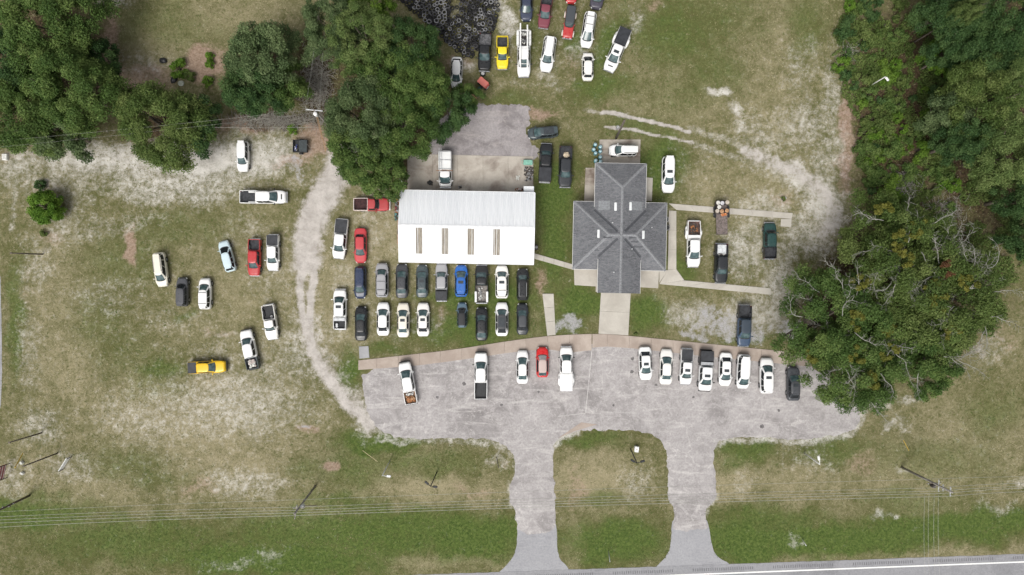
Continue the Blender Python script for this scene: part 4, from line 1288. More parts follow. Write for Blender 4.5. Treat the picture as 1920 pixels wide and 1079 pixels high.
v('pickup_truck', 'black pickup with two white side boxes and scrap in its open bed', 'crew', 903, 533.5, 90, 71, 25, BLACK, sideboxes=1, liner=simple('rusty_bed_steel', (.20, .185, .17), .8, var=.5, scale=4), k=dict(st=(.20, .33, .50, .52)))
v('parked_suv', 'pearl white suv with sunroof and dark roof seam in the row by the workshop', 'suv', 941, 529, 90, 62, 25, WARMW, sunroof=1, bars=(-.45,))
v('parked_suv', 'black suv with silver roof rails at the right end of the row', 'suv', 980, 534, 90, 60, 23.5, BLACK, rails=2)
v('parked_car', 'glossy black sedan with white headlamps, left end of the second row', 'sedan', 677, 607, 90, 65, 23.5, BLACK, rgm=M_dglass)
v('parked_car', 'plain white sedan without sunroof in the second row', 'sedan', 718.5, 598.5, 90, 63, 24.5, WHITE, rgm=M_dglass)
v('parked_car', 'cream white sedan with sunroof and hood crease in the second row', 'sedan', 756, 600.5, 90, 65, 23.5, CREAM, sunroof=1)
v('parked_car', 'white sedan with sunroof beside the cream sedan in the second row', 'sedan', 793.5, 599.5, 90, 63.5, 24, WARMW, sunroof=1, rgm=M_dglass)
v('parked_car', 'small steel blue two-door car with black roof in the second row', 'hatch', 866.5, 591, 90, 47.5, 20, STEELB, roof=BLACK, wsm=M_dglass, k=dict(st=(.26, .42, .93, .975)))
v('parked_car', 'black sedan with greenish rear window in the second row', 'sedan', 903, 608, 90, 63, 23.5, BLACK, k=dict(st=(.25, .40, .76, .92)))
v('parked_car', 'white sedan with dark glass roof in the second row', 'sedan', 941, 599, 90, 63.5, 24.5, WHITE, roof=CHAR, sunroof=2, rgm=M_dglass, k=dict(st=(.24, .38, .78, .92)))
v('parked_car', 'dark slate sedan at the right end of the second row', 'sedan', 979.5, 598.5, 90, 59.5, 22.5, (.03, .034, .040), roof=(.05, .055, .062), rgm=M_dglass)
# --- parking lot
v('parked_car', 'white sedan first of the eight on the right of the lot', 'sedan', 1210, 682, 272, 63, 25, WHITE, z=LOT, sunroof=1, rgm=M_dglass)
v('parked_car', 'long ivory sedan with nose towards the pavement, second of the eight', 'sedan', 1249, 688, 88, 67, 24.5, WARMW, z=LOT, k=dict(st=(.25, .42, .73, .865)))
v('pickup_truck', 'white pickup with flat black bed cover and sunroof on the lot', 'crew', 1286, 687.5, 267, 67, 23.5, WHITE, z=LOT, cover='black', sunroof=1, k=dict(st=(.215, .335, .635, .655)))
v('pickup_truck', 'lifted white pickup with black bed and grey toolbox on the lot', 'crew', 1322.5, 695, 267, 76, 26.5, WHITE, z=LOT, bed=BLACK, toolbox=1, cover='black', cover_from=.32, sunroof=1, lift=.12, bumper=M_blackp, mirror=0, k=dict(st=(.185, .315, .60, .62)))
v('parked_car', 'white sedan with small sunroof between a lifted pickup and a white van', 'sedan', 1360, 693, 268, 63, 24.5, WHITE, z=LOT, sunroof=1, rgm=M_dglass, k=dict(st=(.22, .38, .75, .88)))
v('parked_van', 'white minivan with black rear window, third from the big oak', 'van', 1393.5, 697, 267, 65, 25, WHITE, z=LOT, k=dict(st=(.155, .33, .91, .97)))
v('parked_suv', 'large white suv with sunroof next to the grey car under the oak', 'suv', 1437, 704.5, 90, 67, 26, WHITE, z=LOT, sunroof=1, k=dict(st=(.24, .40, .90, .965)))
v('parked_suv', 'dark grey suv half hidden under the big oak', 'suv', 1487, 719.5, 90, 64.5, 24, (.060, .064, .072), z=LOT, sunroof=1, k=dict(st=(.27, .43, .77, .93)))
v('parked_car', 'white sedan left of the red convertible on the lot', 'sedan', 979.5, 688.5, 90, 63, 23, WHITE, z=LOT, k=dict(st=(.245, .43, .74, .885)))
v('parked_car', 'bright red convertible with pale beige soft top', 'coupe', 1017, 679.5, 90, 57, 23.5, (.55, .012, .014), z=LOT, roof=(.50, .40, .37), wsm=simple('pale_windscreen', (.33, .32, .32), .12, 0, .5), k=dict(st=(.29, .43, .83, .95), roof=1.42))
v('pickup_truck', 'white dual rear wheel pickup with white bed cover on the lot', 'crew', 1061.5, 692, 90, 83, 25, WHITE, z=LOT, dual=1, cover=WHITE, mirror=0, k=dict(st=(.195, .31, .575, .595)))
v('pickup_truck', 'white crew cab pickup with rusty scrap in its bed, leftmost on the lot', 'crew', 765.3, 718.6, 100.2, 80, 25, WHITE, z=LOT, bumper=M_blackp, guard=1, liner=simple('rust_bed', (.22, .14, .09), .9, var=.5), k=dict(st=(.215, .37, .665, .685)))
v('pickup_truck', 'white pickup with long empty black bed on the lot', 'crew', 901.7, 705, 90, 88, 25.5, WHITE, z=LOT, bumper=M_blackp, guard=1, mirror=0, liner=M_blackp, k=dict(st=(.22, .345, .605, .625)))
v('pickup_truck', 'dark navy crew cab pickup standing on gravel near the big oak', 'crew', 1395, 611, 268, 77, 25.5, (.045, .075, .13), bed=BLACK, roof=(.035, .05, .07), k=dict(st=(.21, .345, .66, .68)))
# --- around the workshop
v('pickup_truck', 'old red pickup with white bed sides parked left of the workshop', 'reg', 696.5, 384, 0, 67, 25, (.42, .05, .055), dull=True, bed=(.70, .60, .56), liner=simple('dark_red_liner', (.05, .022, .022), .8, var=.5), wsm=M_dglass, bumper=M_white, k=dict(st=(.305, .39, .565, .585)))
v('pickup_truck', 'white extended cab pickup with black bed cover beside the dirt track', 'ext', 638.5, 448, 264.2, 74, 25, WHITE, cover='black', k=dict(st=(.205, .335, .60, .62)))
v('parked_car', 'red sedan with dark rear window left of the workshop', 'sedan', 676, 461, 270, 66, 23.5, (.48, .045, .055), dull=True, rgm=M_dglass, k=dict(st=(.255, .41, .74, .83)))
v('service_truck', 'white service truck with ladder rack on the concrete yard', 'reg', 835, 318, 270, 68, 25.5, WHITE, z=.08, k=dict(st=(.125, .27, .42, .44), ax=(.12, .74)), topper=(.78, .79, .78))
# --- left field
v('parked_car', 'pale ice blue hatchback left of the red pickup in the field', 'hatch', 425.7, 480.5, 105.4, 60, 22.5, ICE, k=dict(st=(.25, .43, .87, .97)), rgm=M_dglass, wsm=M_dglass)
v('pickup_truck', 'red extended cab pickup with black bed in the field', 'ext', 477.5, 483, 269, 69, 23.5, REDC, k=dict(st=(.235, .36, .66, .68)))
v('pickup_truck', 'white crew cab pickup with black bed cover right of the red pickup', 'crew', 512.5, 474, 270, 67, 23.5, WHITE, cover='black', k=dict(st=(.235, .36, .665, .685), roof=1.75))
v('parked_suv', 'cream suv with dark side windows at the left of the field', 'suv', 301.8, 506, 277.3, 65, 23, CREAM, rails=1, k=dict(st=(.20, .36, .90, .96)))
v('parked_suv', 'boxy dark grey suv beside the white suv in the field', 'suv', 342.5, 547.5, 90, 55, 21.5, (.075, .077, .085), k=dict(st=(.26, .41, .93, .975)), wsm=M_dglass)
v('parked_suv', 'white suv with roof lines beside the dark grey suv', 'suv', 385, 551, 90, 59, 23, WHITE, bars=(.75, -.6), k=dict(st=(.24, .41, .91, .97)))
v('pickup_truck', 'white regular cab pickup with a spare tyre in its black bed', 'reg', 507, 604, 278, 65, 24.5, WARMW, k=dict(st=(.285, .36, .55, .57)), liner=M_blackp, wsm=M_cglass)
v('pickup_truck', 'white crew cab pickup loaded with blocks in the lower field', 'crew', 468.7, 655.7, 102, 75, 24.5, WHITE, bumper=M_blackp, bed=SLATE, k=dict(st=(.235, .375, .68, .70)))
v('pickup_truck', 'orange yellow crew cab pickup with black bed cover in the lower field', 'crew', 389, 688.5, 2.5, 70, 23.5, YEL, cover='black', bumper=M_blackp, k=dict(st=(.28, .42, .725, .745), roof=1.75))
v('parked_suv', 'white two-door suv on pale sand below the trees', 'suv', 456, 294, 270, 57, 22.5, WHITE, k=dict(st=(.27, .44, .94, .975)))
v('pickup_truck', 'long white crew cab pickup pointing right beside the dirt track', 'crew', 494, 370, 0, 87, 25.5, WHITE, scoop=1, liner=M_liner, housing=M_white, k=dict(st=(.20, .335, .62, .64)), mirror=0)
# --- back field
v('parked_car', 'white hatchback half hidden under the trees by the tyre pile', 'hatch', 856, 136, 268, 58, 22, WHITE, k=dict(st=(.22, .40, .80, .93)))
v('pickup_truck', 'black pickup with open bed next to the tyre pile', 'ext', 909, 98, 268, 71, 25, BLACK, liner=simple('scratched_liner', (.10, .10, .105), .6, var=.6), k=dict(st=(.265, .41, .62, .64)))
v('pickup_truck', 'lemon yellow regular cab pickup in the back field', 'reg', 942, 99, 270, 61, 23, LEMON, liner=M_liner, k=dict(st=(.28, .41, .61, .63)))
v('utility_truck', 'white utility truck with long pipe rack and side lockers', 'crew', 982, 101, 270, 87, 25.5, WHITE, sideboxes=1, liner=M_liner, mirror=0, k=dict(st=(.21, .345, .61, .63)))
v('parked_suv', 'white suv tilted beside the pipe rack truck', 'suv', 1027.7, 102, 261, 67, 25, WHITE, rails=1, k=dict(st=(.26, .42, .90, .965)))
v('parked_car', 'dark navy car cut by the top edge of the view', 'sedan', 987, 8, 270, 63, 23.5, (.04, .05, .085))
v('pickup_truck', 'maroon pickup next to the navy car at the top edge', 'ext', 1023, 18, 262.5, 70, 23, MAROON, dull=True, bed=(.10, .02, .03), k=dict(st=(.25, .38, .56, .58)))
v('parked_jeep', 'boxy red off-roader with dark hardtop and pale fenders', 'jeep', 1067.5, 43, 262, 59, 24, (.42, .035, .035), roof=(.055, .062, .070), hood=(.46, .04, .04), fender=(.55, .50, .45))
v('parked_car', 'red car of which only the tail shows at the top edge', 'sedan', 1073, -24, 265, 62, 23, REDC)
v('parked_suv', 'dark purple grey suv cut by the top edge, above the white suv', 'suv', 1121, -13, 262, 62, 25, (.06, .055, .075))
v('parked_suv', 'white suv with roof rack bars below the purple grey suv', 'suv', 1103, 56.5, 261, 67, 24, WHITE, rails=1, bars=(.25, -.62), k=dict(st=(.19, .40, .91, .965)))
v('parked_car', 'small white hatchback with nose up in the back field', 'hatch', 1102, 125, 89.5, 53, 22.5, WARMW, wsm=M_dglass, k=dict(st=(.22, .38, .80, .92)))
v('pickup_truck', 'white dual rear wheel pickup with black bed cover parked askew', 'crew', 1157, 94, 247.4, 85, 25.5, WHITE, dual=1, cover='black', sunroof=1, scoop=1, k=dict(st=(.21, .335, .565, .585)))
v('parked_suv', 'dark grey hatch-backed suv with glass roof at the edge of the asphalt pad', 'suv', 1018, 249, 186, 57, 22.5, SLATE, sunroof=2, rails=1, k=dict(st=(.22, .44, .93, .97)))
v('pickup_truck', 'black pickup with covered bed right of the concrete yard', 'ext', 1023, 306, 87, 73, 25, BLACK, cover='black', k=dict(st=(.215, .34, .595, .615)), rgm=M_dglass)
v('pickup_truck', 'dark grey crew cab pickup carrying a beige rock, left of the house', 'crew', 1060, 313, 269, 77, 25.5, (.030, .033, .038), k=dict(st=(.235, .36, .665, .685)))
v('parked_suv', 'white suv on the concrete apron behind the house', 'suv', 1167.5, 283, 180, 52, 22.5, WHITE, z=.08, rails=1, k=dict(st=(.25, .44, .96, .985)))
v('parked_van', 'white minivan with sunroof on the grass right of the house', 'van', 1253, 328, 269, 68, 25.5, WHITE, sunroof=1, k=dict(st=(.25, .41, .955, .985)))
# --- right of the house
v('pickup_truck', 'white dual rear wheel pickup full of brown scrap right of the house', 'crew', 1300, 457.5, 269.5, 87, 25.5, WHITE, dual=1, toolbox=paint(WHITE), liner=simple('rust_bed_two', (.10, .06, .05), .9, var=.5), k=dict(st=(.195, .325, .575, .595)))
v('pickup_truck', 'black pickup with pale sheet in its bed behind the flatbed trailer', 'crew', 1351.5, 494, 269, 74, 25, (.020, .023, .027), k=dict(st=(.235, .36, .66, .68)))
v('pickup_truck', 'dark green pickup with black bed at the end of the garden path', 'ext', 1443, 452, 90, 68, 24, GREEN, bed=BLACK, k=dict(st=(.24, .33, .65, .67)), wsm=M_dglass)
# ------------------------------------------------------------------ loads and loose things
rng = random.Random(11)
def in_bed(label, fx, fy, dz=0.0):
    """world point in a pickup's bed; fx, fy in -1..1"""
    r = VEH[label]
    bxc, bl, iw, zf, zr_ = r['bed']
    c, s_ = math.cos(r.rotation_euler.z), math.sin(r.rotation_euler.z)
    x, y = bxc + fx * bl / 2, fy * iw
    return Vector((r.location.x + x * c - y * s_, r.location.y + x * s_ + y * c, r.location.z + zf + .025 + dz)), r.rotation_euler.z
def heap(name, label, cat, loc, rz, lx, ly, h, mats, n=46, sz=(.12, .4), kind=None):
    """a heap of tilted odd pieces on a low mound"""
    root = empty(name, loc, rz, label, cat)
    per = [MB() for _ in mats]
    for i in range(n):
        u, v_ = rng.uniform(-1, 1), rng.uniform(-1, 1)
        hh = h * max(0.05, 1 - .7 * (u * u + v_ * v_) / 1.4)
        d = (rng.uniform(*sz), rng.uniform(*sz) * .7, rng.uniform(.04, .16))
        per[i % len(mats)].box((u * (lx / 2 - sz[1] * .5), v_ * (ly / 2 - sz[1] * .5), rng.uniform(d[2] / 2 + .02, max(d[2], hh))), d, rng.uniform(0, 6.28), rng.uniform(-.3, .3), rng.uniform(-.3, .3))
    for m_, q in zip(mats, per):
        o = q.build('scrap_pieces', m_, root); o['kind'] = 'stuff'
    return root
M_rust = simple('rust', (.30, .13, .055), .9, var=.5, scale=5)
M_rust2 = simple('pale_rust', (.42, .25, .14), .9, var=.4, scale=5)
M_scrapw = simple('white_scrap', (.62, .62, .58), .7, var=.2)
M_scrapg = simple('grey_scrap', (.24, .24, .24), .6, var=.5)
M_scrapd = simple('dark_scrap', (.06, .05, .045), .8, var=.5)
M_pink = simple('pale_block', (.52, .45, .42), .85, var=.25)

p, a = in_bed('white crew cab pickup with rusty scrap in its bed, leftmost on the lot', -.25, 0)
heap('scrap_heap', 'rusty scrap metal heaped in the bed of the leftmost white pickup on the lot', 'scrap', p, a, 1.15, 1.35, .45, [M_rust, M_rust2, M_rust], 60)
p, a = in_bed('white crew cab pickup with rusty scrap in its bed, leftmost on the lot', .6, 0)
heap('scrap_heap', 'grey and white odds and ends beside the rusty scrap in the pickup bed', 'scrap', p, a, .65, 1.35, .3, [M_scrapg, M_scrapw], 30)
p, a = in_bed('white crew cab pickup loaded with blocks in the lower field', -.1, 0)
heap('block_load', 'pale blocks filling the bed of the white pickup in the lower field', 'blocks', p, a, 1.5, 1.25, .55, [M_pink, M_scrapw, M_pink], 60, (.2, .4))
p, a = in_bed('black pickup with two white side boxes and scrap in its open bed', .1, .2)
heap('scrap_heap', 'grey scrap scattered in the open bed of the black pickup with white boxes', 'scrap', p, a, 2.0, .8, .3, [M_scrapg, M_scrapw, M_scrapg], 34, (.1, .3))
p, a = in_bed('white dual rear wheel pickup full of brown scrap right of the house', -.1, 0)
heap('scrap_heap', 'brown scrap and boards in the bed of the dual wheel pickup', 'scrap', p, a, 1.9, 1.3, .35, [M_scrapd, M_rust, M_scrapd, M_scrapd], 60)
p, a = in_bed('white utility truck with long pipe rack and side lockers', 0, 0)
heap('tool_load', 'jumble of dark and white tools in the utility truck bed', 'tools', p, a, 2.2, 1.1, .4, [M_scrapd, M_scrapg, M_scrapw, M_scrapd], 60, (.1, .35))
p, a = in_bed('black pickup with pale sheet in its bed behind the flatbed trailer', -.1, 0, .35)
MBs = MB().bbox((0, 0, 0), (1.35, 1.25, .1), .03)
o = MBs.build('pale_sheet', simple('pale_sheet', (.55, .57, .58), .4, var=.2)); o.location = p; o.rotation_euler = (0, R_(4), a); tag(o, 'pale grey sheet lying in the bed of the black pickup behind the trailer', 'sheet')
p, a = in_bed('black pickup with pale sheet in its bed behind the flatbed trailer', .8, 0, .3)
heap('tool_load', 'small silver tools at the front of the bed beside the pale sheet', 'tools', p, a, .4, 1.1, .25, [M_scrapw, M_scrapd], 16, (.08, .2))
# beige rock
p, a = in_bed('dark grey crew cab pickup carrying a beige rock, left of the house', .45, .1)
mb = MB()
def rock(rx, ry, rz_, seed, n=10):
    r2 = random.Random(seed)
    m = MB(); P_ = []
    for j in range(1, n):
        th = math.pi * j / n
        P_.append([(math.sin(th) * math.cos(2 * math.pi * i / 14), math.sin(th) * math.sin(2 * math.pi * i / 14), math.cos(th)) for i in range(14)])
    jit = [[1 + r2.uniform(-.14, .14) for _ in range(14)] for _ in P_]
    vs_ = [(x * rx * k, y * ry * k, z * rz_ * k + rz_ * .8) for row, kk in zip(P_, jit) for (x, y, z), k in zip(row, kk)]
    vs_ += [(0, 0, rz_ * 1.8), (0, 0, -.0)]
    N = len(P_); fs = []
    for j in range(N - 1):
        for i in range(14):
            i2 = (i + 1) % 14
            fs.append((j * 14 + i, (j + 1) * 14 + i, (j + 1) * 14 + i2, j * 14 + i2))
    for i in range(14):
        i2 = (i + 1) % 14
        fs.append((N * 14, i, i2)); fs.append((N * 14 + 1, (N - 1) * 14 + i2, (N - 1) * 14 + i))
    return m.add(vs_, fs)
o = rock(.46, .44, .3, 5).build('rock', simple('beige_rock', (.55, .46, .34), .9, var=.25)); o.location = p; tag(o, 'beige rock in the bed of the dark grey pickup', 'rock')

def tyre_thing(name, loc, rot, r, label, cat='tyre', group=None, rim=None):
    t_, rm = wheel_meshes(r, .22)
    o = link(name, t_, None, M_tyre); o.location = loc; o.rotation_euler = rot
    tag(o, label, cat, group)
    if rim: link('rim', rm, o, rim)
    return o
p, a = in_bed('white regular cab pickup with a spare tyre in its black bed', .72, .42, .12)
tyre_thing('loose_tyre', p, (R_(90), 0, 0), .33, 'spare tyre lying in the bed of the white regular cab pickup', rim=M_scrapg)
p = W(905.5, 138.5, .2)
tyre_thing('loose_tyre', (p.x, p.y, .13), (R_(84), 0, .4), .40, 'loose wheel with white rim on the grass in front of the black pickup', 'wheel', rim=simple('white_rim', (.7, .7, .7), .4))
# small white discs in the first pickup's bed
for k, fx in enumerate((-.25, -.62)):
    p, a = in_bed('white crew cab pickup with silver toolbox at the left end of the car rows', fx, .5)
    o = MB().lathe([(.001, .0), (.16, .0), (.17, .02), (.17, .3), (.15, .33), (.05, .32), (.04, .36), (.001, .36)], 14).build('white_bucket', simple('white_plastic', (.66, .67, .67), .4, var=.08), None, True)
    o.location = p; tag(o, 'white bucket in the bed of the white pickup, %s' % ('nearer the toolbox' if k == 0 else 'nearer the tailgate'), 'bucket', 'buckets in the pickup bed')
# ladder rack on the service truck
r = VEH['white service truck with ladder rack on the concrete yard']
def kid(mb, name, mat, smooth=False): return mb.build(name, mat, r, smooth)
bxc, bl, iw, zf, zr_ = r['bed']
zt = zr_ + .62
for xx in (bxc + bl / 2 - .1, bxc, bxc - bl / 2 + .15):
    kid(MB().tube([(xx, -iw - .06, zr_ - .1), (xx, -iw - .04, zt + .12), (xx, iw + .04, zt + .12), (xx, iw + .06, zr_ - .1)], .035, 6), 'rack_hoop', M_steel)
kid(MB().tube([(bxc + bl / 2 + .15, -iw - .35, zt + .0), (bxc + bl / 2 + .1, 0, zt + .12), (bxc + bl / 2 + .15, iw + .35, zt + .0)], .04, 6), 'rack_bar', M_rust)
lad = empty('ladder', r.location, r.rotation_euler.z, 'aluminium ladder along the roof of the white service truck', 'ladder')
M_alu = simple('aluminium', (.62, .63, .64), .35, .4)
for yy in (-iw + .08, -iw + .42): MB().box((bxc - .1, yy, zt + .20), (bl + .5, .05, .09)).build('rail', M_alu, lad)
for k in range(9): MB().tube([(bxc - bl / 2 - .2 + k * (bl + .2) / 8.2, -iw + .08, zt + .20), (bxc - bl / 2 - .2 + k * (bl + .2) / 8.2, -iw + .42, zt + .20)], .022, 6).build('rung', M_alu, lad)
# pipe rack on the utility truck
r = VEH['white utility truck with long pipe rack and side lockers']
bxc, bl, iw, zf, zr_ = r['bed']
L_ = 87 * S * .985
for i, yy in enumerate((-.50, .50)):
    kid(MB().bbox((-.55 + .15 * i, yy, 2.16), (6.7 - i * .2, .20, .12), .02), 'pipe_rail', M_white)
for xx in (1.9, -.2, -2.9):
    kid(MB().tube([(xx, -.78, 1.15), (xx, -.75, 2.06), (xx, .75, 2.06), (xx, .78, 1.15)], .04, 6), 'rack_hoop', M_white)
for sy in (-1, 1):
    for k in range(3): kid(MB().bbox((bxc + bl * .33 - k * bl * .31, sy * (iw + .02), zr_ + .08), (bl * .29, .36, .40), .03), 'locker', M_white)

# flatbed trailer with drums
M_deck = simple('weathered_deck', (.17, .14, .13), .9, var=.4, scale=3)
p = W(1353, 408, .6)
trl = empty('flatbed_trailer', (p.x, p.y, 0), R_(91), 'flatbed trailer with brown plank deck and drums on its far end', 'trailer', 'trailers')
TL, TW = 4.85, 1.62
mb = MB()
for yy in (-.75, .75): mb.box((0, yy, .58), (TL, .08, .14))
for k in range(5): mb.box((-TL / 2 + .2 + k * (TL - .4) / 4, 0, .575), (.08, TW - .24, .12))
mb.build('frame', M_blackp, trl)
for k in range(9):
    MB().box((0, -TW / 2 + .09 + k * (TW - .18) / 8, .675), (TL - .02, .165, .05)).build('plank', M_deck, trl)
for sy in (-1, 1):
    for xx in (.45, -.35): add_wheel(trl, xx + .75, sy * (TW / 2 + .16), .34, .2, M_scrapg)
    MB().bbox((.8, sy * (TW / 2 + .16), .76), (1.75, .28, .06), .02).build('mudguard', M_blackp, trl)
MB().tube([(TL / 2, -.6, .55), (TL / 2 + .0, 0, .55), (TL / 2, .6, .55)], .05).build('headboard_bar', M_blackp, trl)
MB().bbox((-TL / 2 - .02, 0, .60), (.1, TW, .22), .02).build('tail_beam', M_scrapd, trl)
def drum(px, py, top, label, z=.70):
    p = W(px, py, z + .85)
    d = empty('steel_drum', (p.x, p.y, z), rng.uniform(0, 6), label, 'drum', 'drums on the flatbed trailer')
    MB().lathe([(.27, 0), (.29, .02), (.285, .28), (.30, .30), (.285, .32), (.285, .56), (.30, .58), (.285, .60), (.29, .85), (.27, .87)], 18).build('barrel', M_scrapd, d, True)
    MB().lathe([(.001, .880), (.25, .880), (.26, .90), (.285, .90), (.292, .86)], 18).build('lid', top, d)
    MB().lathe([(.04, .875), (.04, .905), (.001, .91)], 8, (.14, .05, 0)).build('bung', M_scrapd, d)
mw, mbg, mr = simple('drum_lid_white', (.62, .60, .56), .5, var=.15), simple('drum_lid_beige', (.50, .44, .37), .6, var=.2), M_rust2
for px, py, m_, lb in ((1346.5, 380.5, mw, 'white lidded drum at the far left corner of the trailer'), (1354.3, 381.2, simple('drum_lid_grey', (.55, .54, .56), .5), 'pale grey lidded drum in the middle of the far row on the trailer'),
                       (1363.5, 380, mbg, 'beige lidded drum at the far right corner of the trailer'), (1348.5, 388.5, mw, 'white lidded drum alone in the second row on the trailer'),
                       (1345, 396, mbg, 'beige drum at the left of the third row on the trailer'), (1353.6, 396.5, mr, 'rusty topped drum in the middle of the third row on the trailer'), (1363, 395.5, mr, 'rusty topped drum at the right of the third row on the trailer')):
    drum(px, py, m_, lb)
p = W(1357, 402.5, .8)
heap('hose_coil', 'orange hoses and straps in front of the drums on the trailer', 'hoses', (p.x, p.y, .70), R_(91), .6, 1.1, .2, [simple('orange_hose', (.55, .17, .05), .7), M_rust2], 26, (.1, .3))

# teal gas cylinders by the rear apron
M_teal = simple('teal_tank', (.06, .21, .26), .35, 0, .5, var=.15)
M_tealh = simple('pale_tank_top', (.36, .52, .56), .35, 0, .5, var=.15)
tanks = [(1116.5, 271), (1126, 275.5), (1113.5, 280), (1126, 283.5), (1117, 287), (1126, 294.5), (1117.5, 301), (1126.5, 303)]
for i, (px, py) in enumerate(tanks):
    p = W(px, py, .75)
    d = empty('gas_cylinder', (p.x, p.y, .0), 0, 'teal gas cylinder with pale domed top in the cluster beside the rear apron', 'gas cylinder', 'teal cylinders behind the house')
    MB().lathe([(.24, 0), (.28, .03), (.285, .1), (.285, .62), (.25, .74)], 18).build('tank', M_teal, d, True)
    MB().lathe([(.252, .738), (.17, .80), (.06, .83), (.001, .835)], 18).build('dome', M_tealh, d, True)
    MB().lathe([(.045, .83), (.045, .93), (.02, .95), (.001, .95)], 8).build('valve', M_chrome, d)

# black open trailer box under the trees
p = W(564, 275, .6)
bin_ = empty('utility_trailer', (p.x, p.y, 0), R_(-1), 'small black box trailer with blue and white rubbish below the trees', 'trailer', 'trailers')
M_bin = simple('black_steel', (.028, .031, .034), .6, var=.3)
MB().box((0, 0, .5), (2.05, 1.75, .08)).build('floor', M_bin, bin_)
for s_ in (-1, 1):
    MB().box((0, s_ * .86, .78), (2.05, .06, .5)).build('side_wall', M_bin, bin_); MB().box((s_ * 1.01, 0, .78), (.06, 1.65, .5)).build('end_wall', M_bin, bin_)
    add_wheel(bin_, 0, s_ * 1.0, .30, .18)
MB().bbox((.42, 0, 1.0), (1.15, 1.66, .06), .03).build('cover_sheet', simple('dark_sheet', (.045, .055, .058), .45, var=.3), bin_)
heap('rubbish', 'blue and white rubbish bags in the black box trailer', 'rubbish', (p.x - .62, p.y - .25, .54), 0, .75, 1.1, .4, [simple('blue_bag', (.05, .07, .22), .4), M_scrapw, M_scrapd], 24, (.12, .3))

# red lawn tractor by the trees
p = W(903, 162, .8)
tr = empty('small_tractor', (p.x, p.y, 0), R_(230), 'small tractor with red canopy at the edge of the trees', 'tractor')
M_tred = paint((.55, .11, .09), True); M_tgrn = simple('dark_green_paint', (.02, .06, .05), .5)
MB().bbox((.85, 0, .78), (1.25, .52, .45), .08).build('hood', M_tgrn, tr)
MB().bbox((.1, 0, .55), (1.9, .42, .25), .05).build('chassis', M_blackp, tr)
MB().bbox((-.35, 0, .85), (.45, .5, .12), .05).build('seat', M_blackp, tr)
for sy in (-1, 1):
    add_wheel(tr, -.45, sy * .62, .52, .3, M_scrapw); add_wheel(tr, 1.15, sy * .5, .32, .2, M_scrapw)
    MB().bbox((-.45, sy * .62, 1.08), (.8, .34, .05), .02).build('mudguard', M_tred, tr)
    for xx in (-.75, .1): MB().tube([(xx, sy * .42, .8), (xx, sy * .42, 1.85)], .03).build('canopy_post', M_blackp, tr)
MB().bbox((-.35, 0, 1.9), (.95, 1.5, .09), .12).build('canopy', paint((.58, .16, .13), True), tr)
MB().tube([(.25, 0, .9), (.12, 0, 1.2)], .025).build('steering_column', M_blackp, tr)
MB().lathe([(.17, -.015), (.19, 0), (.17, .015), (.15, 0)], 14, (.12, 0, 1.22), close=True).build('steering_wheel', M_blackp, tr)
MB().bbox((1.75, 0, .45), (.12, 1.1, .4), .03).build('loader_blade', M_rust2, tr)

# green cart and rubble in the yard, odds along the workshop
p = W(990, 305, .5)
gc = empty('green_cart', (p.x, p.y, .08), R_(-2), 'pale green cart on the concrete yard', 'cart')
M_gr = simple('pale_green_paint', (.20, .42, .33), .5, var=.2)
MB().bbox((0, 0, .45), (1.35, .75, .3), .08).build('tub', M_gr, gc)
for sx in (-.45, .45):
    for sy in (-.3, .3): add_wheel(gc, sx, sy, .15, .07)
MB().tube([(-.65, -.25, .45), (-.95, -.2, .8), (-.95, .2, .8), (-.65, .25, .45)], .025).build('handle', M_gr, gc)
p = W(991, 327, .2); heap('engine_parts', 'dark engine parts strewn at the right edge of the yard', 'engine parts', (p.x, p.y, .08), 0, 1.6, 2.4, .35, [M_scrapd, M_scrapg, M_scrapd], 90, (.1, .4))
p = W(971, 334, .1); heap('white_rubble', 'white rubble pile on the yard beside the engine parts', 'rubble', (p.x, p.y, .08), 0, .7, .9, .25, [M_scrapw], 30, (.08, .22))
p = W(745, 385, .2); heap('junk_row', 'rusty junk along the left wall of the workshop', 'junk', (p.x - .1, p.y, 0), R_(-1), .9, 3.6, .5, [M_rust, M_scrapd, M_tgrn, M_scrapg, simple('dark_red_scrap', (.16, .03, .03), .7)], 90, (.12, .45))
p = W(744, 405, .2); heap('junk_row', 'green and dark junk by the left wall of the workshop, below the rusty junk', 'junk', (p.x - .1, p.y, 0), R_(-1), .7, 1.6, .4, [M_tgrn, M_scrapd, simple('teal_scrap', (.1, .3, .28), .6)], 30, (.12, .4))
for k, (px, py, l_) in enumerate(((747, 425, 2.4), (746.5, 445, 2.0))):
    p = W(px, py, .2)
    o = MB().bbox((0, 0, .12), (.22, l_, .2), .03, rz=TILT).build('timber', simple('old_timber_%d' % k, ((.30, .2, .14), (.36, .25, .18))[k], .9)); o.location = (p.x - .05, p.y, 0)
    tag(o, ('upper' if k == 0 else 'lower') + ' old timber lying against the left wall of the workshop', 'timber', 'timbers by the workshop')
p = W(975, 357, .3); heap('crate_stack', 'boxes and red parts along the back wall of the workshop', 'boxes', (p.x, p.y + .1, .08), 0, 1.7, .6, .6, [M_pink, M_scrapd, M_rust], 26, (.15, .4))
p = W(806, 347, .3); heap('dark_bags', 'dark bags by the workshop door left of the service truck', 'bags', (p.x, p.y + .3, .08), 0, .9, .9, .45, [M_scrapd, M_blackp], 26, (.2, .4))
p = W(862, 355, .3); heap('dark_parts', 'small dark parts by the workshop door right of the service truck', 'parts', (p.x, p.y + .3, .08), 0, .8, .5, .3, [M_scrapd, M_scrapg], 18, (.1, .25))
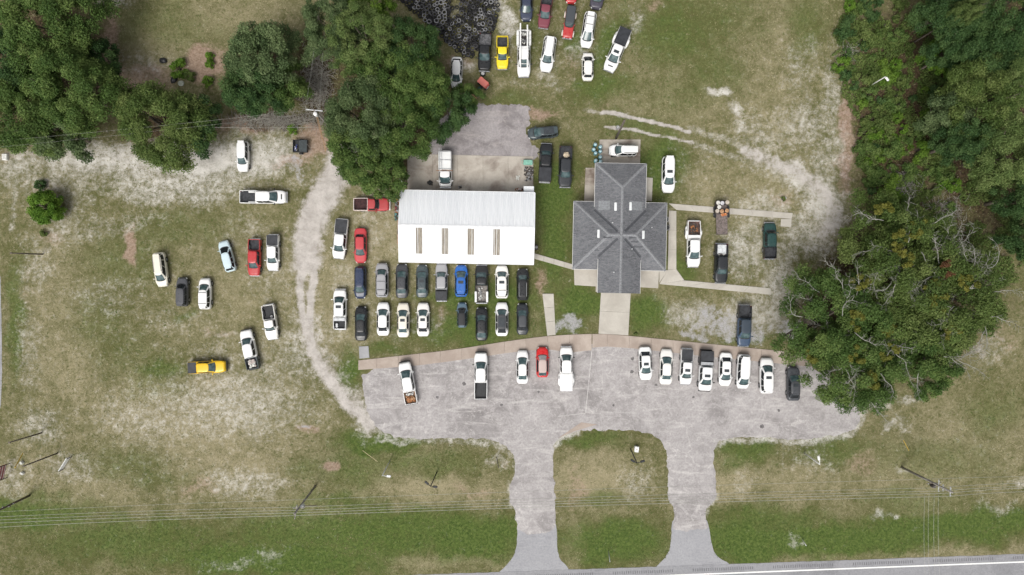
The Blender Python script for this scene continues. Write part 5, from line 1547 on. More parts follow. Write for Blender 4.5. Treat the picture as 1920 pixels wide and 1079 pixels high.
# boat-like black thing with white pole at the corner
p = W(748, 348, .4)
bt = empty('black_boat', (p.x, p.y, 0), R_(3), 'small black boat lying at the edge of the tree by the workshop', 'boat')
mb = MB()
vs_, fs = [], []
for i in range(9):
    q = -1 + i / 4; w_ = .42 * (1 - max(0, q) ** 2.2 * .95); x = q * 1.2
    vs_ += [(x, -w_, .45), (x, -w_ * .75, .08), (x, w_ * .75, .08), (x, w_, .45), (x, w_ * .88, .43), (x, w_ * .65, .16), (x, -w_ * .65, .16), (x, -w_ * .88, .43)]
for i in range(8):
    for j in range(8): fs.append((i * 8 + j, i * 8 + (j + 1) % 8, i * 8 + 8 + (j + 1) % 8, i * 8 + 8 + j))
fs.append(tuple(range(7, -1, -1))); fs.append(tuple(64 + k for k in range(8)))
mb.add(vs_, fs).build('hull', M_blackp, bt, True)
MB().box((0, 0, .40), (.25, .78, .04)).build('thwart', M_scrapg, bt)
MB().tube([(.5, .1, .4), (.62, .45, 1.6), (.45, .55, 2.5)], .04).build('pole', M_white, bt)
p = W(1003.5, 464, .5)
ac = empty('air_conditioner', (p.x + .12, p.y, 0), 0, 'small dark air conditioner unit at the right wall of the workshop', 'air conditioner')
MB().bbox((0, 0, .4), (.55, .75, .8), .04).build('case', M_scrapd, ac); MB().lathe([(.2, .80), (.22, .815), (.001, .82)], 14).build('fan_guard', M_scrapg, ac)
p = W(1247, 416, .4)
for k, (dx, dy) in enumerate(((.0, 0.3), (.15, -.9))):
    ac = empty('heat_pump', (p.x + dx + .1, p.y + dy, 0), 0, 'grey heat pump beside the right wall of the house, ' + ('nearer the path corner' if k == 0 else 'further from the path corner'), 'heat pump', 'heat pumps')
    MB().bbox((0, 0, .4), (.72, .72, .8), .05).build('case', M_scrapg, ac); MB().lathe([(.28, .80), (.30, .815), (.25, .83), (.001, .83)], 16).build('fan_guard', M_blackp, ac)

# ------------------------------------------------------------------ tyre heap
def tyre_mound(px, py):
    return 0.9 * np.exp(-(((px - 855) / 70) ** 2 + ((py - 5) / 75) ** 2) ** 1.4) + .12
hp = [(742, -60), (748, 0), (775, 22), (805, 45), (835, 78), (858, 96), (868, 106), (886, 106), (897, 96), (903, 62), (924, 58), (934, 20), (938, -60)]
def inside(poly, x, y):
    c = False
    n = len(poly)
    for i in range(n):
        (x0, y0), (x1, y1) = poly[i], poly[(i + 1) % n]
        if (y0 > y) != (y1 > y) and x < (x1 - x0) * (y - y0) / (y1 - y0) + x0: c = not c
    return c
rt = random.Random(4)
gap_c = (853, 14)
base_v, base_f = [], []
tm = MB().lathe([(.225, -.09), (.30, -.11), (.345, -.085), (.36, 0), (.345, .085), (.30, .11), (.225, .09)], 22, m=Matrix.Rotation(R_(90), 3, 'X'), close=True).mesh('tyre', True)
small = MB()
mtor = Matrix.Rotation(R_(90), 3, 'X')
cand = []
for _ in range(9000):
    x, y = rt.uniform(742, 938), rt.uniform(-40, 106)
    if not inside(hp, x, y): continue
    if abs(x - gap_c[0]) < 7 + 4 * math.sin(y * .3) and abs(y - gap_c[1]) < 17: continue
    if all((x - a) ** 2 + (y - b) ** 2 > 6.1 ** 2 for a, b in cand): cand.append((x, y))
    if len(cand) >= 330: break
fill = []
for _ in range(700):
    x, y = rt.uniform(742, 938), rt.uniform(-55, 104)
    if inside(hp, x, y) and not (abs(x - gap_c[0]) < 10 and abs(y - gap_c[1]) < 17): fill.append((x, y))
for x, y in fill[:420]:
    h = float(tyre_mound(x, y)); p = W(x, y, h)
    rr = rt.uniform(.28, .36)
    m3 = Matrix.Rotation(rt.uniform(0, 6.28), 3, 'Z') @ Matrix.Rotation(rt.choice([rt.gauss(0, .3), rt.uniform(.4, 1.3)]), 3, 'X')
    small.lathe([(rr * .60, -.09), (rr * .95, -.1), (rr, 0), (rr * .95, .1), (rr * .60, .09)], 10, (p.x, p.y, max(.1, h - rt.uniform(.1, .3))), m3, close=True)
o = small.build('tyre_heap_base', M_tyre, None, True); tag(o, 'lower layers of the dark tyre heap under the loose tyres', 'tyre heap', kind='stuff')
M_t2 = simple('faint_highlight_rubber', (.07, .07, .073), .9, var=.35); M_t3 = simple('pale_highlight_rubber', (.21, .21, .215), .95, var=.25)  # sidewall highlights of the heaped tyres, put into paler rubber colours
vis = [c for c in cand if c[1] > -14][:300]
for x, y in vis:
    h = float(tyre_mound(x, y)); p = W(x, y, h)
    o = link('tyre', tm, None, rt.choices([M_tyre, M_t2, M_t3], (6, 4, 4))[0])
    o.location = (p.x, p.y, h + rt.uniform(.0, .16))
    sc = rt.uniform(.78, 1.05); o.scale = (sc, sc, sc)
    o.rotation_euler = (R_(90) + (rt.gauss(0, .22) if rt.random() < .8 else rt.uniform(-1, 1)), rt.gauss(0, .1), rt.uniform(0, 6.28))
    tag(o, 'worn tyre lying on top of the big tyre heap by the trees', 'tyre', 'tyres on the heap')

# ------------------------------------------------------------------ poles, lamps, wires, signs
M_wood = simple('weathered_pole', (.27, .25, .23), .9, var=.3); M_woodd = simple('dark_pole', (.12, .10, .085), .9, var=.3)
M_wire = simple('aluminium_wire', (.40, .40, .36), .5, .2); M_ins = simple('porcelain', (.55, .57, .57), .3)
M_galv = simple('galvanised', (.60, .61, .62), .45, .2)
def pole_between(name, base, top, h, mat, label, cat, r0=.16, r1=.10, group=None):
    b, t_ = W(*base), W(*top, h)
    root = empty(name, (b.x, b.y, 0), 0, label, cat, group)
    d = Vector((t_.x - b.x, t_.y - b.y, h))
    MB().tube([(0, 0, -.3), d * .5, d], [r0, (r0 + r1) / 2, r1], 10).build('shaft', mat, root, True)
    return root, d
def crossarm(root, c, L, ang, n_ins, mat=M_wood, w=.11):
    c = Vector(c)
    a_ = MB().box(c, (L, w, w), ang).build('crossarm', mat, root)
    for k in range(n_ins):
        q = -L / 2 + .12 + (L - .24) * k / max(1, n_ins - 1)
        MB().lathe([(.03, 0), (.05, .05), (.03, .09), (.055, .13), (.02, .2), (.001, .2)], 8, (c.x + q * math.cos(ang), c.y + q * math.sin(ang), c.z + w / 2)).build('insulator', M_ins, root)
    return a_
def transformer(root, c, mat, r=.24, h=.8):
    MB().lathe([(r * .8, 0), (r, .04), (r, h - .06), (r * .85, h), (.001, h + .03)], 14, c).build('transformer', mat, root, True)
    MB().lathe([(.03, 0), (.05, .06), (.02, .16), (.001, .16)], 8, (c[0], c[1] + .08, c[2] + h)).build('bushing', M_ins, root)

# roadside line, middle pole
r, d = pole_between('utility_pole', (591, 912), (552, 964), 10.8, M_wood, 'utility pole on the road verge left of the driveways', 'utility pole', .17, .12, 'utility poles')
crossarm(r, d * .93, 1.9, R_(80), 3); crossarm(r, d * .80, 1.6, R_(4), 3)
transformer(r, tuple(d * .70 + Vector((.33, 0, 0))), M_galv)
MB().tube([d * .74, d * .74 + Vector((2.2, .0, -.3))], .05).build('service_arm', M_woodd, r)
# right pole
r, d = pole_between('utility_pole', (1690, 876), (1786, 924), 10.8, M_wood, 'utility pole with four insulator arms on the right verge', 'utility pole', .17, .12, 'utility poles')
for q, L in ((.96, 1.2), (.83, .9), (.75, 1.6)): crossarm(r, d * q, L, R_(88), 3, M_ins, .09)
crossarm(r, d * .66, 1.9, R_(2), 2, M_woodd)
transformer(r, tuple(d * .60 + Vector((.05, -.45, 0))), M_scrapd)
# left edge pole
r, d = pole_between('utility_pole', (54, 930), (-12, 962), 10.8, M_woodd, 'dark utility pole leaning out at the lower left edge', 'utility pole', .17, .12, 'utility poles')
crossarm(r, d * .52, 1.0, R_(20), 2, M_woodd); crossarm(r, d * .66, 1.1, R_(3), 2, M_woodd)
# upper pole with transformer by the trees
r, d = pole_between('utility_pole', (622, 241), (588, 206), 10.4, M_wood, 'utility pole with white transformer among the trees above the black trailer', 'utility pole', .16, .11, 'utility poles')
crossarm(r, d * .97, 2.2, R_(-5), 4, M_galv, .12); transformer(r, tuple(d * .87 + Vector((.1, -.4, 0))), M_white, .27, .9)
# brown pole behind the house
r, d = pole_between('utility_pole', (1155, 260), (1171, 226), 9.6, M_woodd, 'short brown utility pole behind the house', 'utility pole', .17, .13, 'utility poles')
transformer(r, tuple(d * .60 + Vector((-.5, 0, 0))), M_scrapg, .24, .7)
MB().box(d * .62 + Vector((-.25, 0, .1)), (.5, .08, .08)).build('bracket', M_galv, r)
# plain poles at left
for b, t_, lab in (((80, 477), (21, 475), 'thin black pole with small head at the left, above the field'), ((78, 812), (18, 830), 'dark thin pole nearest the left edge above the white sign'), ((108, 850), (45, 874), 'dark brown pole beside the white sign panel')):
    r, d = pole_between('light_pole', b, t_, 6.9, M_woodd, lab, 'pole', .11, .08, 'thin dark poles at the left')
    MB().bbox(d + Vector((0, 0, .04)), (.32, .2, .1), .03).build('pole_cap', M_woodd, r)
# lamp posts
def lamp_post(label, base, top, h, heads, mat=M_galv):
    r, d = pole_between('lamp_post', base, top, h, mat, label, 'lamp post', .09, .065, 'lamp posts')
    for ex, ey in heads:
        e_ = d + Vector((ex * S, -ey * S, .05))
        MB().tube([d, d.lerp(e_, .6) + Vector((0, 0, .08)), e_], .045).build('arm', mat, r, True)
        hd_ = MB().bbox(e_, (.62, .3, .14), .06, rz=math.atan2(e_.y - d.y, e_.x - d.x)).build('lamp_head', mat, r)
        MB().bbox(e_ - Vector((0, 0, .085)), (.4, .2, .04), .01, rz=math.atan2(e_.y - d.y, e_.x - d.x)).build('lens', M_lamp, hd_)
lamp_post('grey lamp post with one arm on the verge left of the driveways', (731, 864), (717, 892), 7.2, [(11, 1)])
lamp_post('dark lamp post with two heads on the verge left of the driveways', (819, 886), (807.5, 912), 7.2, [(-7, -6), (8, 1)], M_blackp)
lamp_post('dark lamp post with two heads on the grass island', (1182.5, 842), (1194, 868.5), 7.4, [(-7, -4), (10, -3)], M_blackp)
lamp_post('white lamp post with one arm on the right verge', (1508, 850), (1537, 871), 6.6, [(-2, -11)], M_white)
lamp_post('white lamp post rising from the shrubs at the upper right', (1630, 162), (1660, 144.5), 5.6, [(3, 4)], M_white)
# short posts
for b, t_, h, m_, lab in (((931, 857), (935, 877), 3.6, M_woodd, 'short dark post on bare soil left of the driveway'), ((1141, 1033), (1143.5, 1053), 2.2, M_galv, 'pale marker post at the bottom of the grass island'), ((1504, 1011), (1511, 1023), 1.6, M_white, 'short pale marker stake on the right verge')):
    r, d = pole_between('marker_post', b, t_, h, m_, lab, 'post', .06, .05)
    MB().lathe([(.06, 0), (.07, .04), (.001, .07)], 8, d).build('cap', m_, r)
# white signboard and red signboard at left
def panel_sign(name, label, a, b, z0, z1, face, n_posts=2, letters=False):
    A_, B_ = W(*a), W(*b)
    c = (A_ + B_) / 2; ang = math.atan2(B_.y - A_.y, B_.x - A_.x); L = (B_ - A_).length
    r = empty(name, (c.x, c.y, 0), ang, label, 'sign')
    MB().bbox((0, 0, (z0 + z1) / 2), (L, .08, z1 - z0), .01).build('panel', face, r)
    for sx in (-L / 2 + .06, L / 2 - .06): MB().box((sx, .075, z1 / 2), (.09, .07, z1), 0).build('post', M_woodd, r)
    if letters:
        rr = random.Random(3)
        for row in range(3):
            x = -L / 2 + .15
            while x < L / 2 - .2:
                w_ = rr.uniform(.08, .16)
                for sy in (-1, 1): MB().box((x + w_ / 2, sy * .046 - (.0), z0 + .2 + row * (z1 - z0 - .3) / 2.6), (w_, .012, .2)).build('letter_mark', M_white, r)
                x += w_ + .07
    return r
panel_sign('signboard', 'white blank signboard standing on grass at the lower left', (134, 856), (119, 880), .25, 1.15, simple('sign_white', (.80, .81, .81), .5, var=.04))
panel_sign('signboard', 'red signboard with white marks at the left edge', (19, 868), (13, 896), .7, 2.3, simple('sign_red', (.30, .05, .07), .5), letters=True)
p = W(1193, 842, .3)
cb = empty('cabinet', (p.x, p.y, 0), R_(-8), 'white square cabinet beside the lamp post on the grass island', 'cabinet')
MB().bbox((0, 0, .35), (.55, .75, .7), .03).build('case', M_white, cb); MB().bbox((0, 0, .72), (.6, .8, .05), .02).build('lid', M_white, cb); MB().lathe([(.1, .745), (.11, .76), (.001, .765)], 10).build('knob', M_pink, cb)
# yellow guy guards
def guy(label, a, b, za, zb, mat, rad=.05):
    A_, B_ = W(*a, za), W(*b, zb)
    o = MB().tube([A_, A_.lerp(B_, .5), B_], rad, 6).build('guy_guard', mat); tag(o, label, 'guy wire', 'guy wires'); return o
M_yg = simple('yellow_plastic', (.55, .36, .04), .5); M_og = simple('orange_wire', (.42, .24, .10), .5)
guy('orange guy wire guard beside the left sign', (43, 850), (28, 877), .2, 2.6, M_yg, .06)
guy('orange guy wire running down to the dirt below the trees', (611, 284), (594, 214), .3, 9.2, M_og, .03)
guy('second thin guy wire left of the orange one', (604, 262), (592, 214), .3, 9.0, M_og, .025)
guy('thin yellow guy wire above the right utility pole', (1704, 845), (1694, 826), .3, 1.8, M_yg, .04)
guy('pale yellow guy wire near the grey lamp post', (680, 845), (708, 866), .3, .9, simple('straw_wire', (.5, .42, .25), .7), .04)
# wires
def wire(label, pts, zs, rad=.022, sag=.5, mat=M_wire, group='overhead wires'):
    P3 = []
    for k in range(len(pts) - 1):
        A_, B_ = W(*pts[k], zs[k]), W(*pts[k + 1], zs[k + 1])
        n = 14
        for i in range(n + (1 if k == len(pts) - 2 else 0)):
            t_ = i / n; q = A_.lerp(B_, t_); q.z -= sag * 4 * t_ * (1 - t_); P3.append(q)
    o = MB().tube(P3, rad * .72, 5).build('overhead_wire', mat, None, True); tag(o, label, 'wire', group); return o
wire('northernmost thin cable along the road verge', [(-60, 963), (570, 937), (1735, 899), (1990, 894)], (7.6, 7.6, 7.6, 7.6), .022, .4)
wire('upper power wire of the four along the road verge', [(-60, 972), (562, 951), (1757, 915), (1990, 905)], (9.0,) * 4, .028)
wire('second power wire of the four along the road verge', [(-60, 978), (560, 957), (1765, 921), (1990, 911)], (9.6,) * 4, .028)
wire('third power wire of the four along the road verge', [(-60, 984), (556, 962), (1778, 925), (1990, 914)], (10.2,) * 4, .030)
wire('lowest power wire of the four along the road verge', [(-60, 992), (553, 967), (1780, 931), (1990, 921)], (10.2,) * 4, .030)
for k, (xa, xb) in enumerate(((1734, 1738), (1742, 1746), (1752, 1757), (1760, 1766))):
    wire(('first', 'second', 'third', 'fourth')[k] + ' wire from the left crossing the road at the right pole', [(xa, 925), (xb, 1130)], (9.2, 8.2), .018, .4)
wire('upper wire from the transformer pole across the left trees', [(574, 207), (-40, 268)], (10.3, 9.5), .011, .5)
wire('lower wire from the transformer pole across the left trees', [(580, 213), (-40, 280)], (9.9, 9.2), .010, .5)
wire('straight pale wire above the dirt below the trees', [(600, 239), (380, 239), (140, 290)], (6.5, 6.3, 4.5), .02, .3)
wire('left wire running up from the transformer pole', [(573, 203), (604, -40)], (10.4, 9.8), .018, .4)
wire('right wire running up from the transformer pole', [(598, 203), (612, -40)], (10.4, 9.8), .018, .4)
# small white things on the ground
for k, (px, py, sx, sy, lab) in enumerate(((10, 295, .75, .9, 'white crate at the left edge below the trees'), (142, 286, .35, .35, 'small white box below the left trees'), (41, 868, .3, .45, 'pale block beside the orange guy guard, upper one'), (42, 888, .3, .5, 'pale block beside the orange guy guard, lower one'))):
    p = W(px, py, .2)
    bx = empty('white_box', (p.x, p.y, 0), R_(20 * k), lab, 'box')
    MB().bbox((0, 0, .2), (sx, sy, .4), .03).build('case', M_white, bx); MB().bbox((0, 0, .42), (sx * .92, sy * .92, .05), .02).build('lid', M_scrapw, bx)
for k, (px, py, lab) in enumerate(((306, 114, 'black rubbish bag in the clearing, upper one'), (326, 150, 'black rubbish bag beside the small bushes in the clearing'))):
    p = W(px, py, .2)
    o = rock(.55, .42, .28, 20 + k).build('rubbish_bag', simple('black_bag', (.02, .02, .022), .4), None, True); o.location = (p.x, p.y, 0); o.rotation_euler = (0, 0, k); tag(o, lab, 'bag')
p = W(339, 156, .2)
o = rock(.45, .4, .14, 31).build('pale_stone', simple('pale_stone', (.40, .42, .36), .9)); o.location = (p.x, p.y, 0); tag(o, 'pale stone lying next to the black bag in the clearing', 'stone')
p = W(1472, 372, .2)
heap('white_litter', 'small white litter on a dirt patch near the end of the garden path', 'litter', (p.x, p.y, 0), .4, .7, .5, .15, [M_scrapw], 9, (.1, .3))
# ------------------------------------------------------------------ vegetation
def leaf_mat(key, dark, mid, lite, warm):
    t = NT(key)
    a_ = t.attr('tone').outputs['Fac']
    c = t.mix(t.step(a_, 0.0, 0.5), dark, mid)
    c = t.mix(t.step(a_, 0.45, 0.85), c, lite)
    c = t.mix(t.step(a_, 0.93, 1.0), c, warm)
    m = t.out(c, 0.6, 0, 0.22)
    tr_ = t.n('ShaderNodeBsdfTranslucent'); t.l(c, tr_.inputs['Color'])
    mx = t.n('ShaderNodeMixShader'); mx.inputs[0].default_value = 0.32
    t.l(t.b.outputs[0], mx.inputs[1]); t.l(tr_.outputs[0], mx.inputs[2])
    t.l(mx.outputs[0], t.t.nodes['Material Output'].inputs['Surface'])
    return m
LEAF = {
 'oak':   leaf_mat('oak_leaves', (0.045, 0.093, 0.021), (0.097, 0.165, 0.040), (0.181, 0.253, 0.072), (.22, .22, .08)),
 'dark':  leaf_mat('dark_leaves', (0.025, 0.061, 0.019), (0.054, 0.111, 0.034), (0.102, 0.172, 0.054), (.13, .18, .06)),
 'lite':  leaf_mat('pale_leaves', (0.079, 0.129, 0.036), (0.142, 0.208, 0.062), (0.226, 0.287, 0.099), (.27, .27, .11)),
 'lime':  leaf_mat('lime_leaves', (0.066, 0.138, 0.016), (0.124, 0.221, 0.029), (0.192, 0.296, 0.050), (.24, .27, .06)),
 'olive': leaf_mat('olive_leaves', (.056, .100, .022), (.112, .168, .042), (.190, .242, .074), (.28, .26, .07)),
 'grey':  leaf_mat('greyish_leaves', (0.052, 0.090, 0.034), (0.104, 0.156, 0.061), (0.181, 0.240, 0.104), (.20, .24, .11)),
 'bush':  leaf_mat('bush_leaves', (0.062, 0.141, 0.014), (0.113, 0.220, 0.025), (0.181, 0.294, 0.043), (.20, .26, .06)),
 'gold':  leaf_mat('yellowing_leaves', (.095, .112, .020), (.155, .165, .030), (.22, .215, .045), (.26, .22, .05)),
 'rust':  leaf_mat('rusty_leaves', (.09, .045, .02), (.13, .062, .03), (.17, .085, .04), (.18, .10, .05)),
}
M_bark = simple('oak_bark', (.15, .125, .10), .95, var=.35, scale=2)
M_pbark = simple('pale_lichen_bark', (.29, .285, .25), .95, var=.3, scale=2)
M_moss = simple('grey_twigs', (.30, .285, .25), .95, var=.3, scale=2)

def crown_arrays(R, hgt, nclump, nleaf, seed, ls=.30, flat=.75, rc=(.20, .34), uneven=.25, shell=.5):
    """leaf-sized quads in clumps spread through a crown; R radius, hgt half height"""
    g = np.random.RandomState(seed)
    ang = g.rand(nclump) * 2 * np.pi
    cz = g.rand(nclump) * 1.25 - .25
    rad = shell + (1.04 - shell) * g.rand(nclump) ** .45
    cz = np.clip(cz, -.25, 1)
    rxy = np.sqrt(np.clip(1 - (np.clip(cz, 0, 1) * .93) ** 2, .02, 1)) * rad
    lob = 1 + uneven * (np.sin(ang * 2 + seed) * .45 + np.sin(ang * 3 + seed * 1.7) * .35 + np.sin(ang * 5 + seed * .6) * .3)
    rxy = rxy * lob
    C = np.stack([rxy * np.cos(ang) * R * .86, rxy * np.sin(ang) * R * .86, cz * rad * hgt], 1)
    rcl = R * (rc[0] + (rc[1] - rc[0]) * g.rand(nclump))
    wgt = rcl ** 2; wgt /= wgt.sum()
    own = g.choice(nclump, nleaf, p=wgt)
    dirs = g.normal(size=(nleaf, 3)); dirs[:, 2] = dirs[:, 2] * .9 + .25
    dirs /= np.linalg.norm(dirs, axis=1)[:, None] + 1e-9
    rr = g.rand(nleaf) ** .36
    sub = 1 + .28 * np.sin(dirs[:, 0] * 9 + own * 1.3) * np.sin(dirs[:, 1] * 9 + own * .7)
    pos = C[own] + dirs * (rr * rcl[own] * sub)[:, None] * np.array([1, 1, flat])
    nrm = dirs * .55 + g.normal(size=(nleaf, 3)) * .55 + np.array([0, 0, .45])
    nrm /= np.linalg.norm(nrm, axis=1)[:, None]
    t1 = np.cross(nrm, g.normal(size=(nleaf, 3))); t1 /= np.linalg.norm(t1, axis=1)[:, None] + 1e-9
    t2 = np.cross(nrm, t1)
    l = ls * (.6 + .8 * g.rand(nleaf)); w = l * (.48 + .25 * g.rand(nleaf))
    V = np.empty((nleaf, 4, 3))
    V[:, 0] = pos - t1 * l[:, None] * .5; V[:, 1] = pos + t2 * w[:, None] * .5 - nrm * .03
    V[:, 2] = pos + t1 * l[:, None] * .5; V[:, 3] = pos - t2 * w[:, None] * .5 - nrm * .03
    ctone = g.rand(nclump)
    tone = np.clip(.06 + ctone[own] * .54 + g.rand(nleaf) * .36, 0, 1)
    return V.reshape(-1, 3), np.repeat(tone, 4), C, rcl

def leaf_mesh(name, V, tone):
    F = np.arange(len(V)).reshape(-1, 4)
    me = np_mesh(name, V, F, 4)
    at = me.attributes.new('tone', 'FLOAT', 'POINT'); at.data.foreach_set('value', tone.astype(np.float32))
    return me

def limb_mesh(name, R, zc, C, rcl, seed, r0, n_limbs=9, twigs=0, base_z=0.0):
    """trunk forking into limbs that reach for the leaf clumps"""
    r_ = random.Random(seed)
    mb = MB()
    fork = zc * .42
    mb.tube([(0, 0, base_z - .3), (r_.uniform(-.1, .1), r_.uniform(-.1, .1), fork * .5), (0, 0, fork)], [r0 * 1.3, r0 * 1.02, r0 * .92], 9)
    idx = list(range(len(C))); r_.shuffle(idx)
    for k in idx[:n_limbs]:
        e = Vector(C[k]) + Vector((0, 0, zc))
        m1 = Vector((e.x * .35 + r_.uniform(-.4, .4), e.y * .35 + r_.uniform(-.4, .4), fork + (e.z - fork) * .45))
        m2 = Vector((e.x * .7 + r_.uniform(-.4, .4), e.y * .7 + r_.uniform(-.4, .4), fork + (e.z - fork) * .8))
        rr = r0 * r_.uniform(.38, .58)
        mb.tube([(0, 0, fork - .15), m1, m2, e], [rr, rr * .8, rr * .5, rr * .2], 6)
        for q in range(2):
            f = e + Vector((r_.uniform(-1, 1), r_.uniform(-1, 1), r_.uniform(-.2, .6))) * rcl[k] * .9
            mb.tube([m2, m2.lerp(f, .5) + Vector((r_.uniform(-.2, .2), r_.uniform(-.2, .2), .1)), f], [rr * .35, rr * .22, rr * .08], 5)
    return mb.mesh(name, True)

CROWNS = {}
def crown_variant(key, R, hgt, nclump, nleaf, seed, zc, r0, **kw):
    V, tone, C, rcl = crown_arrays(R, hgt, nclump, nleaf, seed, **kw)
    CROWNS[key] = (leaf_mesh('crown', V, tone), limb_mesh('trunk', R, zc, C, rcl, seed, r0), zc, R)
crown_variant('a', 6.6, 4.6, 130, 62000, 1, 7.0, .42, ls=.215, rc=(.10, .21), shell=.4)
crown_variant('b', 6.2, 4.2, 110, 56000, 2, 6.6, .38, ls=.215, rc=(.10, .22), uneven=.35, shell=.4)
crown_variant('c', 5.0, 4.4, 84, 40000, 3, 6.8, .33, ls=.21, rc=(.11, .23), shell=.4)
crown_variant('d', 3.6, 2.9, 50, 23000, 4, 4.6, .24, ls=.20, rc=(.13, .26), shell=.4)
crown_variant('p', 5.6, 5.2, 150, 46000, 5, 8.5, .30, ls=.19, rc=(.09, .16), shell=.3, flat=.55)

def tree(label, px, py, rpx, var, leaf, hs=1.0, rot=0.0, name='tree', zl=0.0, group=None):
    cr, tk, zc, R = CROWNS[var]
    zc2 = zc * hs
    k = rpx * S * (1 - (zc2 + 1.5) / H) / R
    p = W(px, py, zc2 + 1.2)
    root = empty(name, (p.x, p.y, 0), rot, label, 'tree', group)
    o = link('trunk', tk, root, M_bark); o.scale = (k, k, hs)
    c = link('crown', cr, root, LEAF[leaf]); c.location = (0, 0, zc2); c.scale = (k, k, k * .5 + hs * .5)
    return root
T = tree
# left wood
T('broad green tree in the upper left corner', 85, 45, 98, 'a', 'oak', 1.15, .3)
T('dark tree filling the left edge above the others', 8, 120, 78, 'b', 'dark', 1.0, 1.3)
T('green oak at the right side of the left wood', 138, 165, 88, 'a', 'oak', 1.1, 2.2)
T('lower left oak of the left wood at the edge of the sand', 35, 215, 82, 'b', 'oak', 1.05, 4.0)
T('small dark tree in the gap of the left wood', 175, 110, 46, 'd', 'dark', 1.1, 1.0)
T('green tree at the bottom of the left wood by the wires', 110, 245, 55, 'd', 'grey', 1.2, 3.0)
T('olive green rounded tree right of the left wood above the sand', 302, 234, 92, 'a', 'olive', .8, 2.5)
T('dark evergreen lobe on the right side of the rounded tree', 362, 232, 50, 'd', 'dark', 1.0, 2.5)
T('blue green tree between the clearing and the brush strip', 495, 105, 76, 'c', 'grey', 1.0, .9)
T('green tree below the blue green tree by the clearing', 470, 165, 62, 'c', 'dark', .9, 3.4)
T('small green tree right of the blue green tree', 530, 160, 46, 'd', 'oak', 1.1, 5.0)
# central grove
T('feathery pale green pine at the top of the central grove', 622, 55, 70, 'p', 'grey', 1.0, .2)
T('tall feathery green pine next to the lime tree', 680, 75, 72, 'p', 'lite', 1.1, 1.9)
T('bright lime green tree at the top edge of the central grove', 693, 14, 42, 'd', 'lime', 1.7, 2.0)
T('dark green oak nearest the tyre heap', 770, 90, 62, 'a', 'dark', 1.05, 4.4)
T('green oak in the centre of the grove', 735, 140, 76, 'b', 'oak', 1.2, 3.1)
T('green oak at the right side of the central grove', 798, 165, 56, 'c', 'oak', 1.1, 5.2)
T('broad oak in the lower left of the central grove', 680, 215, 82, 'a', 'grey', 1.1, 1.1)
T('broad oak in the lower middle of the central grove', 744, 238, 70, 'b', 'oak', 1.05, .1)
T('dark low tree over the asphalt pad', 840, 210, 46, 'd', 'dark', 1.1, 2.0)
T('small tree hanging over the white hatchback', 876, 178, 27, 'd', 'oak', .8, 4.0)
T('oak at the bottom of the central grove beside the dirt track', 668, 285, 62, 'c', 'oak', 1.0, 2.7)
T('lowest small tree of the central grove above the red pickup', 706, 322, 54, 'd', 'oak', 1.1, .8)
T('green tree on the right above the workshop yard', 724, 306, 36, 'd', 'oak', 1.1, 3.3)
# right wood
T('dark tree in the top right corner', 1890, 20, 75, 'a', 'dark', 1.2, .7)
T('dark tree at the top edge of the right wood', 1790, 10, 68, 'b', 'dark', 1.15, 2.0)
T('dark tree left of the reddish gap in the right wood', 1800, 80, 55, 'c', 'dark', 1.0, 1.0)
T('shadowy tree in the middle of the right wood', 1860, 110, 62, 'c', 'dark', 1.0, 4.0)
T('pale green oak at the right edge of the wood', 1905, 150, 58, 'b', 'lite', 1.25, 3.0)
T('spreading pale oak in the right wood above the brush', 1840, 185, 76, 'b', 'olive', 1.2, 5.0)
T('blue green tree at the left edge of the right wood', 1780, 215, 48, 'd', 'grey', 1.3, 2.4)
T('green tree below the spreading pale oak', 1810, 265, 52, 'c', 'dark', 1.0, .4)
T('large pale green oak at the right edge above the big oak', 1890, 285, 76, 'a', 'lite', 1.1, 1.6)
T('dark tree at the right edge below the pale oak', 1925, 370, 50, 'c', 'dark', 1.0, 3.7)
T('dark narrow tree at the right edge beside the big oak', 1930, 450, 42, 'd', 'dark', 1.2, .7)
T('small bright green tree at the foot of the right wood', 1772, 105, 34, 'd', 'bush', 1.0, .7)
T('light tree top between the dark trees at the upper right', 1815, 18, 22, 'd', 'lite', 2.3, .7)

